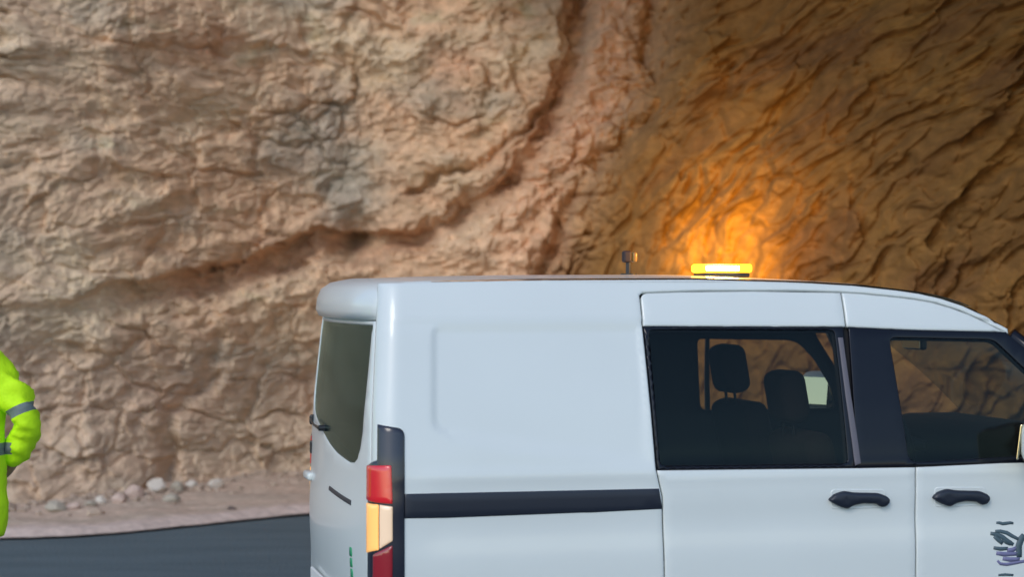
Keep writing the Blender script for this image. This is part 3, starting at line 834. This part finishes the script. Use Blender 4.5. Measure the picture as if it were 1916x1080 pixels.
# headliner
rv2 = [(p_[0] * 0.98 + 0.02, p_[1] * 0.97, p_[2] - 0.045) for p_ in rv]
o = mesh_obj("headliner", rv2[8 * ny:], [tuple(i - 8 * ny for i in f_) for f_ in rf if min(f_) >= 8 * ny and max(f_) < len(line) * ny], LINER, van)

# tailgate
def rear(y, z):
    e = hw(z) - RC; t = max(-1.0, min(1.0, y / e))
    lowb = 0.03 * math.exp(-((z - 0.80) / 0.22) ** 2)
    return Vector((rake(z) - (0.05 + lowb) * (1 - t * t), y, z))
def gate_edge(z, k=1.0): return (hw(z) - RC) * k
def gl(za, zb, s_, n_=10, k=1.0): return [(s_ * gate_edge(za + (zb - za) * i / n_, k), za + (zb - za) * i / n_) for i in range(n_ + 1)]
gate = gl(0.46, 1.648, 1, 12, 0.985) + gl(1.648, 0.46, -1, 12, 0.985)
WB = 1.150
wgl = [(0.690, 1.632), (-0.668, 1.632), (-0.675, 1.50), (-0.677, 1.35), (-0.672, 1.22), (-0.655, 1.16), (-0.62, 1.115), (-0.575, 1.095), (-0.51, 1.090), (-0.40, 1.098), (-0.25, 1.110), (-0.1, 1.130), (0.0, 1.146), (0.1, 1.162), (0.3, 1.19), (0.5, 1.212), (0.66, 1.235), (0.725, 1.265), (0.743, 1.31), (0.744, 1.38), (0.722, 1.50)]
tail = patch("tailgate", PAINT, van, gate, [wgl], f=rear, sg=-1, step=0.035)
patch("rear_window", GLASSR, tail, shrink(wgl, -0.004) if area(wgl) > 0 else shrink(wgl, -0.004), f=rear, sg=-1, off=-0.004, step=0.05, roll=0, depth=0)
patch("inner_panel", DARKIN, tail, gl(0.54, 1.64, 1, 8, .97) + gl(1.64, 0.54, -1, 8, .97), [shrink(wgl, 0.02)], f=rear, sg=-1, off=-0.03, step=0.06, roll=0, depth=0.01)
invr = lambda a, b, g0=(-0.5, 1.0): inv(a, b, rear, g0)
hA, hB = invr(616, 915), invr(657, 941)
bm = bmesh.new()
pA, pB = rear(*hA), rear(*hB)
hd = patch("grab_recess", RAILM, tail, rnd([(hA[0], hA[1] + .012), (hB[0], hB[1] + .008), (hB[0], hB[1] - .012), (hA[0], hA[1] - .006)], .004), f=rear, sg=-1, off=0.003, step=0.02, roll=0.002, depth=0.005)
# sticker, number plate lamp bar, wiper, hinges
sA = invr(652, 1022); sB = invr(662, 1080)
for k in range(4):
    z1 = sA[1] - 0.002 - k * 0.042
    patch("sticker", GREEN, tail, rnd([(sA[0] - .015, z1), (sB[0] + .01, z1), (sB[0] + .008, z1 - 0.036), (sA[0] - .012, z1 - 0.036)], .008), f=rear, sg=-1, off=0.0015, step=0.02, roll=0, depth=0.002)
bm = bmesh.new()
add_box(bm, (-0.050, 0.50, 0.95), (0.04, 0.16, 0.035), 0.012, seg=3)
bm_obj("plate_lamp_bar", bm, PAINT, tail, smooth=True)
bm = bmesh.new()
add_box(bm, (-0.074, 0.0, 0.525), (0.012, 0.52, 0.11), 0.004)
bm_obj("number_plate", bm, mat("plate_white", (0.7, 0.7, 0.68), 0.5), tail)
bm = bmesh.new()
add_cyl(bm, (-0.02, 0.1, 1.185), (-0.068, 0.1, 1.185), 0.016, 0.012)
add_tube(bm, [(-0.066, 0.1, 1.185), (-0.068, 0.25, 1.19), (-0.05, 0.48, 1.20)], [0.007, 0.005, 0.004])
bm_obj("rear_wiper", bm, BLACK, tail)
bm = bmesh.new(); add_box(bm, (-0.015, 0.66, 1.185), (0.028, 0.03, 0.045), 0.008); bm_obj("latch", bm, BLACK, tail)
bm = bmesh.new(); add_box(bm, (-0.012, 0.68, 1.06), (0.025, 0.03, 0.06), 0.008); bm_obj("latch", bm, BLACK, tail)

# rear bumper
bm = bmesh.new()
pts_b = [(0.30, -0.905), (0.10, -0.905), (0.0, -0.87), (-0.07, -0.70), (-0.10, -0.3), (-0.105, 0), (-0.10, 0.3), (-0.07, 0.70), (0.0, 0.87), (0.10, 0.905), (0.30, 0.905)]
rows = [(0.24, -0.03), (0.28, 0.0), (0.42, 0.005), (0.45, -0.02), (0.45, -0.10)]
rr_ = [[bm.verts.new((a + (0 if dd >= 0 else -dd * 1.0), b * (1 + (dd if dd < 0 else 0) * .2), z)) for a, b in pts_b] for z, dd in rows]
for i in range(len(rr_) - 1):
    for k in range(len(pts_b) - 1): bm.faces.new((rr_[i][k], rr_[i][k + 1], rr_[i + 1][k + 1], rr_[i + 1][k]))
bm_obj("rear_bumper", bm, PAINT, van, smooth=True)

# tail lamps wrapped round the corners
for sg in (-1, 1):
    lf = lambda u, v, s_=sg: side(u, v, s_)
    def LP(*pts): return [inv(a, b, lambda u, v: side(u, v, -1), (0.06, 1.0)) for a, b in pts]
    uL, uR = inv(691, 900, None, (0.0, 1.0))[0], inv(757, 900, None, (.12, 1.0))[0]
    zt = inv(730, 797, None, (.08, 1.2))[1]
    zb = 0.64
    uM = inv(707, 840, None, (.02, 1.2))[0]
    house = rnd([(uL, zb), (uR, zb), (uR, zt - 0.012), (uM, zt + 0.004), (uM, inv(707, 862)[1]), (uL, inv(700, 872)[1])], [.02, .02, .03, .004, .006, .006])
    lamp = patch("tail_lamp", SMOKE, van, house, sg=sg, off=0.010 if sg < 0 else 0.003, step=0.014, roll=0.006, depth=0.016)
    uI = inv(735, 900, None, (.1, 1.0))[0]; uI2 = inv(728, 1000, None, (.1, 1.0))[0]; uJ = inv(713, 980, None, (.05, 1.0))[0]
    zz = lambda py: inv(715, py, None, (.06, 1.0))[1]
    e_ = 0.006
    patch("brake_lens", REDL, lamp, rnd([(uL + e_, zz(940)), (uI, zz(943)), (uI - .004, zz(871)), (uL + e_, zz(874))], .006), sg=sg, off=0.016 if sg < 0 else 0.005, step=0.012, roll=0.004, depth=0.008)
    patch("indicator_lens", AMBL, lamp, rnd([(uL + e_, zz(1040)), (uJ - .004, zz(1030)), (uJ - .004, zz(945)), (uL + e_, zz(945))], .003), sg=sg, off=0.016 if sg < 0 else 0.005, step=0.012, roll=0.004, depth=0.008)
    patch("reversing_lens", CLRL, lamp, rnd([(uJ, zz(1028)), (uI, zz(1012)), (uI, zz(948)), (uJ, zz(945))], .004), sg=sg, off=0.016 if sg < 0 else 0.005, step=0.012, roll=0.004, depth=0.008)
    patch("lower_lens", REDD, lamp, rnd([(uJ - .03, zb + .03), (uI, zb + .03), (uI, zz(1020)), (uJ - .03, zz(1040))], .006), sg=sg, off=0.016 if sg < 0 else 0.005, step=0.012, roll=0.004, depth=0.008)

# windscreen, bonnet and nose (outside the frame)
def strip_mesh(name, rows_, m, parent):
    n_ = len(rows_[0]); vv = [p_ for r_ in rows_ for p_ in r_]
    ff = [(i * n_ + k, i * n_ + k + 1, (i + 1) * n_ + k + 1, (i + 1) * n_ + k) for i in range(len(rows_) - 1) for k in range(n_ - 1)]
    return mesh_obj(name, vv, ff, m, parent)
T_ = np.linspace(-1, 1, 21)
hdr = [(2.51 + 0.03 * (1 - t * t), 0.735 * t, 1.705 - 0.01 * t * t) for t in T_]
cowl = [(3.28 + 0.22 * (1 - t * t), 0.80 * t, 1.10) for t in T_]
strip_mesh("windscreen", [[tuple(np.array(a) * (1 - q) + np.array(b) * q + np.array([0.03, 0, 0.02]) * math.sin(q * math.pi)) for a, b in zip(hdr, cowl)] for q in np.linspace(0, 1, 8)], GLASS, van)
bon = [[(3.28 + 0.22 * (1 - t * t) + (0.70 - 0.10 * (t * t)) * q, (0.80 - 0.12 * q) * t, 1.09 - 0.14 * q - 0.10 * q ** 3 - 0.03 * t * t) for t in T_] for q in np.linspace(0, 1, 10)]
strip_mesh("bonnet", bon, PAINT, van)
nose = [[(4.18 - 0.12 * t * t + 0.04 * math.sin(q * math.pi), (0.735 + 0.03 * q) * t, 0.88 - 0.58 * q - 0.02 * t * t * (1 - q)) for t in T_] for q in np.linspace(0, 1, 8)]
strip_mesh("front_bumper", nose, PAINT, van)
gr = [[(4.235 - 0.12 * t * t, 0.45 * t, 0.72 - 0.16 * q) for t in T_] for q in np.linspace(0, 1, 3)]
strip_mesh("grille", gr, BLACK, van)
for sg in (-1, 1):
    bm = bmesh.new(); add_box(bm, (4.04, sg * 0.69, 0.80), (0.28, 0.20, 0.14), 0.04, rot=Matrix.Rotation(-sg * 0.5, 3, 'Z'), seg=3)
    bm_obj("headlight", bm, CLRL, van, smooth=True)
# A pillars
for sg in (-1, 1):
    bm = bmesh.new(); add_tube(bm, ([(2.66, -0.79, 1.585), (2.95, -0.83, 1.36), (3.28, -0.87, 1.10)] if sg < 0 else [(2.50, 0.77, 1.60), (2.62, 0.82, 1.40), (2.72, 0.86, 1.12)]), [0.028, 0.034, 0.04])
    bm_obj("windscreen_pillar", bm, GLOSSBLACK, van, smooth=True)

# interior
bm = bmesh.new()
add_box(bm, (1.75, 0, 0.42), (3.3, 1.62, 0.06)); bm_obj("floor_pan", bm, DARKIN, van)
bm = bmesh.new()
add_box(bm, (3.02, 0, 1.02), (0.40, 1.60, 0.30), 0.08, seg=4); bm_obj("dashboard", bm, DARKIN, van, smooth=True)
bm = bmesh.new()
g_ = [(2.66 - 0.06 * math.cos(a), 0.38 + 0.18 * math.sin(a), 1.09 + 0.17 * math.cos(a)) for a in np.linspace(0, 2 * math.pi, 25)]
add_tube(bm, g_, 0.014, cap=False); add_tube(bm, [(2.66, 0.38, 1.09), (2.95, 0.38, 0.98)], 0.03)
bm_obj("steering_wheel", bm, DARKIN, van, smooth=True)
def seat(x, y, wd, n_head, top=1.22):
    bm = bmesh.new()
    add_box(bm, (x + 0.02, y, 0.74), (0.50, wd, 0.16), 0.05, seg=3)
    st_ = bm_obj("seat", bm, FABRIC, van, smooth=True)
    bm = bmesh.new()
    add_box(bm, (x - 0.30, y, 0.74 + (top - 0.66) / 2), (0.13, wd * 0.98, top - 0.66), 0.05, rot=Matrix.Rotation(R(-14), 3, 'Y'), seg=3)
    bm_obj("backrest", bm, FABRIC, st_, smooth=True)
    for k in range(n_head):
        yy = y + (k - (n_head - 1) / 2) * wd / max(1, n_head) * 1.02
        bm = bmesh.new()
        add_box(bm, (x - 0.40, yy, top + 0.22), (0.12, 0.25, 0.22), 0.045, rot=Matrix.Rotation(R(-10), 3, 'Y'), seg=3)
        h_ = bm_obj("headrest", bm, FABRIC, st_, smooth=True)
        for q in (-.06, .06):
            bm = bmesh.new(); add_cyl(bm, (x - 0.385, yy + q, top + 0.0), (x - 0.395, yy + q, top + 0.12), 0.007, n=8)
            bm_obj("headrest_post", bm, DARKIN, st_)
seat(2.25, 0.36, 0.50, 1, 1.19); seat(2.25, -0.36, 0.50, 1, 1.10)
seat(1.45, 0.02, 1.25, 0, 1.10)
bm = bmesh.new()
add_box(bm, (2.60, 0, 1.53), (0.03, 0.20, 0.06), 0.012); add_cyl(bm, (2.61, 0, 1.53), (2.62, 0, 1.66), 0.01)
rm = bm_obj("rear_view_mirror", bm, BLACK, van)
bm = bmesh.new(); add_box(bm, (2.582, 0, 1.53), (0.006, 0.18, 0.048), 0.002); bm_obj("mirror_glass", bm, MIRROR, rm)

# printed emblem on the front door: leafy strokes over ruled lines above a curved bar
def stroke(pts, wpx, m, par):
    mid = [Vector(inv(a, b, None, (2.6, .9))) for a, b in pts]; n_ = len(mid)
    L, Rr = [], []
    for i, q in enumerate(mid):
        t = (mid[min(i + 1, n_ - 1)] - mid[max(i - 1, 0)]).normalized(); nn = Vector((-t.y, t.x))
        k = 1.3 * wpx / 480.0 * (0.6 + 0.4 * math.sin(math.pi * (i + .5) / n_)) / 2
        L.append(tuple(q + nn * k)); Rr.append(tuple(q - nn * k))
    patch("emblem", m, par, L + Rr[::-1], sg=-1, off=0.0012, step=0.02, roll=0, depth=0.001)
fdn = [o for o in van.children if o.name.startswith("front_door")][0]
def cv(pts, n_=7):
    out = []; m_ = len(pts)
    xs_ = [p_[0] for p_ in pts]; t0 = np.linspace(0, 1, m_); tt = np.linspace(0, 1, n_)
    return list(zip(np.interp(tt, t0, xs_), np.interp(tt, t0, [p_[1] for p_ in pts])))
stroke([(1864, 979), (1870, 979), (1876, 981), (1883, 980), (1890, 979), (1896, 980)], 5, LOGO, fdn)
stroke([(1862, 995), (1872, 995), (1884, 998), (1894, 1004), (1906, 1010)], 6, LOGO, fdn)
stroke([(1853, 999), (1866, 1001), (1876, 1006), (1886, 1014), (1896, 1020)], 7, LOGO, fdn)
stroke([(1860, 1004), (1868, 1011), (1876, 1018)], 7, LOGO, fdn)
stroke([(1876, 1008), (1884, 1014), (1892, 1018)], 9, LOGO, fdn)
stroke([(1916, 1002), (1910, 1010), (1906, 1022), (1907, 1044)], 11, LOGO, fdn)
stroke([(1859, 1026), (1872, 1028), (1886, 1027)], 6, LOGO, fdn)
stroke([(1864, 1036), (1880, 1038), (1904, 1037)], 7, LOGOV, fdn)
stroke([(1884, 1031), (1894, 1030), (1902, 1026)], 7, LOGOV, fdn)
stroke([(1876, 1046), (1890, 1048), (1908, 1047)], 7, LOGOV, fdn)
stroke([(1866, 1050), (1872, 1056), (1884, 1057), (1900, 1054), (1916, 1051), (1935, 1047)], 5, LOGOV, fdn)
stroke([(1868, 1077), (1880, 1076), (1896, 1077)], 4, LOGO, fdn)

# ------------------------------------------------------------------ beacon on the roof, switched-off lamp on a post
def roof_local(px, y):   # local x on the roof for a photo column, at lateral offset y
    lo, hi = 0.0, 3.0
    for _ in range(40):
        m_ = (lo + hi) / 2
        if proj((m_, y, 1.84))[0] < px: lo = m_
        else: hi = m_
    return lo
bx = roof_local(1350, -0.25); bl = MV @ Vector((bx, -0.25, 1.829))
beacon = empty("beacon_light", bl, YAW)
tag(beacon, "flat amber warning beacon glowing brightly on the van roof", "beacon")
bm = bmesh.new(); add_box(bm, (0, 0, 0.002), (0.20, 0.15, 0.020), 0.006, seg=3); bm_obj("base", bm, BLACK, beacon, smooth=True)
EM = emit_mat("lit_amber_lens", (1.0, 0.40, 0.012), 3.4)
EM2 = emit_mat("lit_led_row", (1.0, 0.80, 0.35), 30.0)
bm = bmesh.new(); add_box(bm, (0, 0, 0.030), (0.224, 0.155, 0.036), 0.012, seg=4)
lens = bm_obj("lens", bm, EM, beacon, smooth=True)
bm = bmesh.new(); add_box(bm, (-0.022, -0.077, 0.030), (0.146, 0.008, 0.020), 0.003); bm_obj("led_row", bm, EM2, lens, smooth=True)
def spot(name, loc, target, e, size, blend=1.0, col=(1.0, 0.50, 0.05), rad=0.05):
    L = bpy.data.lights.new(name, 'SPOT'); L.energy = e; L.spot_size = R(size); L.spot_blend = blend; L.color = col; L.shadow_soft_size = rad
    o = bpy.data.objects.new(name, L); C.objects.link(o); o.location = loc
    o.rotation_euler = (Vector(target) - Vector(loc)).to_track_quat('-Z', 'Y').to_euler()
    o.parent = None
    return o
src = bl + Vector((0, 0, 0.12))
q0 = src + Vector((0, 0.12, 0))
spot("beacon_sweep", q0, (2.6, 16.0, 2.4), 125, 60)
spot("beacon_beam", q0, (1.80, 17.0, 2.05), 5000, 9.0, col=(1.0, 0.55, 0.03))
for e_k, a_k, z_k in ((1400, 13, 2.25), (560, 20, 2.6), (150, 30, 2.9)):
    spot("beacon_halo", q0, (1.88, 17.0, z_k), e_k, a_k)
pl_ = bpy.data.lights.new("beacon_bulb", 'POINT'); pl_.energy = 14; pl_.color = (1, .45, .08); pl_.shadow_soft_size = 0.04
po = bpy.data.objects.new("beacon_bulb", pl_); C.objects.link(po); po.location = src + Vector((0, -0.02, 0.03))

px_ = roof_local(1176, -0.1); ql = MV @ Vector((px_, -0.1, 1.832))
lamp2 = empty("roof_lamp", ql, YAW)
tag(lamp2, "small dark unlit lamp with yellow lens on the van roof", "lamp")
bm = bmesh.new()
add_cyl(bm, (0, 0, -0.01), (0, 0, 0.055), 0.012, n=12); add_cyl(bm, (0, 0, -0.01), (0, 0, 0.006), 0.035, n=20)
bm_obj("post", bm, BLACK, lamp2)
bm = bmesh.new(); add_box(bm, (-0.008, 0, 0.078), (0.038, 0.04, 0.05), 0.01, seg=3)
bm_obj("housing", bm, mat("brown_plastic", (0.02, 0.012, 0.014), 0.6), lamp2, smooth=False)
bm = bmesh.new(); add_box(bm, (0.024, 0, 0.076), (0.022, 0.038, 0.042), 0.008, seg=3)
bm_obj("lens", bm, mat("yellow_lens", (0.22, 0.13, 0.03), 0.35), lamp2, smooth=True)

# ------------------------------------------------------------------ person at the left edge of the frame
def skin(name, pts, edges, m, parent, root=0, sub=2, post=None):
    me = bpy.data.meshes.new(name + "_cage"); me.from_pydata([p_[:3] for p_ in pts], edges, [])
    o = bpy.data.objects.new(name, me); C.objects.link(o)
    md = o.modifiers.new("skin", 'SKIN'); md.use_smooth_shade = True
    for i, v in enumerate(me.skin_vertices[0].data):
        r_ = pts[i][3]; v.radius = (r_, r_) if not isinstance(r_, tuple) else r_
        v.use_root = (i == root)
    sb = o.modifiers.new("sub", 'SUBSURF'); sb.levels = sub; sb.render_levels = sub
    dg = bpy.context.evaluated_depsgraph_get(); dg.update()
    m2 = bpy.data.meshes.new_from_object(o.evaluated_get(dg))
    o.modifiers.clear(); o.data = m2; m2.name = name
    if post:
        co = np.zeros(len(m2.vertices) * 3, np.float32); m2.vertices.foreach_get("co", co); co = co.reshape(-1, 3)
        nn = np.zeros(len(m2.vertices) * 3, np.float32); m2.vertices.foreach_get("normal", nn); nn = nn.reshape(-1, 3)
        co2 = post(co, nn, m2); m2.vertices.foreach_set("co", co2.astype(np.float32).ravel()); m2.update()
    m2.materials.clear(); m2.materials.append(m)
    m2.polygons.foreach_set("use_smooth", [True] * len(m2.polygons))
    o.parent = parent
    return o
PB = Vector((-2.345, 8.6, 0.022))
person = empty("person", PB, 0)
tag(person, "person in bright yellow green high visibility jacket with elbow bent at the left edge", "person")
SKIN = mat("skin", (0.42, 0.25, 0.17), 0.55); TROU = mat("navy_trousers", (0.02, 0.025, 0.045), 0.9, bump=0.2)
HAIR = mat("dark_hair", (0.02, 0.013, 0.01), 0.7, bump=0.5, bscale=120); BOOT = mat("boot_leather", (0.03, 0.025, 0.02), 0.6)
# body (head, neck, trunk, arms with hands, legs) as one surface; x to the right, faces away (+y)
sh, el, wr_ = (0.20, 0.0, 1.50), (0.328, -0.03, 1.225), (0.205, 0.10, 1.03)
bp = [(0, 0, 1.00, .13), (0, 0, 1.15, .125), (0, 0, 1.32, .14), (0, 0, 1.47, .12), (0, 0, 1.56, .06), (0, .01, 1.63, .062), (0, .02, 1.72, .088), (0, .01, 1.80, .078), (0, 0, 1.845, .03)]
be = [(0, 1), (1, 2), (2, 3), (3, 4), (4, 5), (5, 6), (6, 7), (7, 8)]
for s_ in (1, -1):
    b0 = len(bp)
    bp += [(s_ * .145, 0, 1.45, .06), (s_ * .19, 0, 1.39, .05), (s_ * (el[0] - .02), el[1], el[2], .040), (s_ * wr_[0], wr_[1], wr_[2], .028), (s_ * .15, .15, 0.97, .030)]
    be += [(3, b0), (b0, b0 + 1), (b0 + 1, b0 + 2), (b0 + 2, b0 + 3), (b0 + 3, b0 + 4)]
    for f_ in range(4):     # fingers, tucked forward
        c_ = len(bp); q = (f_ - 1.5) * .018
        bp += [(s_ * (.145 - .012 * f_), .165 + .004 * f_, .955 - q * .6, .011), (s_ * (.115 - .012 * f_), .195, .935 - q, .0095), (s_ * (.09 - .01 * f_), .20, .915 - q, .0085)]
        be += [(b0 + 4, c_), (c_, c_ + 1), (c_ + 1, c_ + 2)]
    c_ = len(bp); bp += [(s_ * .165, .17, .985, .012), (s_ * .14, .20, .99, .010)]; be += [(b0 + 4, c_), (c_, c_ + 1)]
    c_ = len(bp)
    bp += [(s_ * .085, 0, .92, .09), (s_ * .09, .01, .52, .058), (s_ * .09, -.02, .12, .04), (s_ * .095, .03, .05, .04), (s_ * .10, .14, .035, .03)]
    be += [(0, c_), (c_, c_ + 1), (c_ + 1, c_ + 2), (c_ + 2, c_ + 3), (c_ + 3, c_ + 4)]
skin("body", bp, be, SKIN, person, 0, 2)
# face
bm = bmesh.new(); add_box(bm, (0, .115, 1.70), (.03, .04, .05), .012, seg=3); bm_obj("nose", bm, SKIN, person, smooth=True)
EYE = mat("eye", (.05, .04, .03), .2)
for s_ in (-1, 1):
    bm = bmesh.new(); bmesh.ops.create_uvsphere(bm, u_segments=12, v_segments=8, radius=.013, matrix=Matrix.Translation((s_ * .032, .098, 1.735)))
    bm_obj("eye", bm, EYE, person, smooth=True)
bm = bmesh.new(); add_box(bm, (0, .105, 1.66), (.05, .01, .012), .004); bm_obj("mouth", bm, mat("lips", (.35, .13, .11), .5), person)
for s_ in (-1, 1):
    bm = bmesh.new(); add_box(bm, (s_ * .09, .005, 1.72), (.018, .035, .06), .008, seg=2)
    bm_obj("ear", bm, SKIN, person, smooth=True)
bm = bmesh.new(); bmesh.ops.create_uvsphere(bm, u_segments=32, v_segments=20, radius=.105, matrix=Matrix.Translation((0, -.005, 1.77)))
for v in list(bm.verts):
    if v.co.z < 1.70 or (v.co.y > .06 and v.co.z < 1.79): bm.verts.remove(v)
bm_obj("hair", bm, HAIR, person, smooth=True)
# trousers and boots
tp = [(0, 0, .98, .15), (0, 0, 1.08, .145)]; te = [(0, 1)]
for s_ in (1, -1):
    c_ = len(tp); tp += [(s_ * .085, 0, .86, .10), (s_ * .09, .01, .52, .075), (s_ * .09, -.015, .14, .062)]; te += [(0, c_), (c_, c_ + 1), (c_ + 1, c_ + 2)]
skin("trousers", tp, te, TROU, person, 0, 2)
for s_ in (1, -1):
    skin("boot", [(s_ * .09, -.01, .20, .055), (s_ * .095, 0, .07, .052), (s_ * .10, .12, .05, .045), (s_ * .10, .18, .045, .04)], [(0, 1), (1, 2), (2, 3)], BOOT, person, 0, 2)
# jacket
jm = bpy.data.materials.new("hi_vis_fabric"); jm.use_nodes = True
n = jm.node_tree.nodes; l = jm.node_tree.links; p = n["Principled BSDF"]; p.inputs["Roughness"].default_value = 0.75
at = n.new("ShaderNodeAttribute"); at.attribute_name = "tape"
gt = n.new("ShaderNodeMath"); gt.operation = 'GREATER_THAN'; gt.inputs[1].default_value = 0.0; l.new(at.outputs["Fac"], gt.inputs[0])
mx = n.new("ShaderNodeMix"); mx.data_type = 'RGBA'; mx.inputs["A"].default_value = (0.60, 0.98, 0.003, 1); mx.inputs["B"].default_value = (0.17, 0.21, 0.20, 1)
l.new(gt.outputs[0], mx.inputs["Factor"]); l.new(mx.outputs["Result"], p.inputs["Base Color"])
tc = n.new("ShaderNodeTexCoord"); t = n.new("ShaderNodeTexNoise"); t.inputs["Scale"].default_value = 9; t.inputs["Detail"].default_value = 4
l.new(tc.outputs["Object"], t.inputs[0]); b = n.new("ShaderNodeBump"); b.inputs["Strength"].default_value = 0.5; b.inputs["Distance"].default_value = 0.04
l.new(t.outputs["Fac"], b.inputs["Height"]); l.new(b.outputs[0], p.inputs["Normal"])
A_, B_ = np.array(sh), np.array(el)
def jpost(co, nn, me):
    w1 = fbm(co[:, 0] * 9 + co[:, 2] * 4, co[:, 2] * 16 + co[:, 1] * 8, 3, 200)
    arm = sst(0.19, 0.26, np.abs(co[:, 0])) * sst(1.0, 1.1, co[:, 2])
    co = co + nn * (w1 * (0.012 + 0.026 * arm))[:, None]
    ax = (B_ - A_) / np.linalg.norm(B_ - A_)
    q = co.copy(); q[:, 0] = np.abs(q[:, 0])
    tt = (q - A_) @ ax
    L = np.linalg.norm(B_ - A_)
    band = 0.020 - np.abs(tt - (L - 0.055)); band = np.where((arm > 0.2), band, -1)
    tor = 0.026 - np.abs(co[:, 2] - 1.10); tor = np.where(np.abs(co[:, 0]) < 0.235, tor, -1)
    a = me.attributes.new("tape", 'FLOAT', 'POINT'); a.data.foreach_set("value", np.maximum(band, tor).astype(np.float32))
    # a clean straight hem
    co[:, 2] = np.maximum(co[:, 2], 0.728)
    return co
jp = [(0, 0, 0.60, (.245, .18)), (0, 0, .95, (.225, .165)), (0, 0, 1.15, (.215, .165)), (0, 0, 1.35, (.205, .16)), (0, 0, 1.47, (.15, .13)), (0, 0, 1.56, (.085, .085)), (0, .01, 1.62, (.08, .08))]
je = [(i, i + 1) for i in range(6)]
for s_ in (1, -1):
    c_ = len(jp)
    jp += [(s_ * .14, 0, 1.44, .088), (s_ * .188, 0, 1.37, .086), (s_ * .245, -.015, 1.31, .082), (s_ * (el[0] - .018), el[1], el[2] - .005, .056), (s_ * .250, .045, 1.11, .074), (s_ * .175, .10, 1.03, .055)]
    je += [(4, c_)] + [(c_ + k, c_ + k + 1) for k in range(5)]
skin("jacket", jp, je, jm, person, 2, 3, jpost)
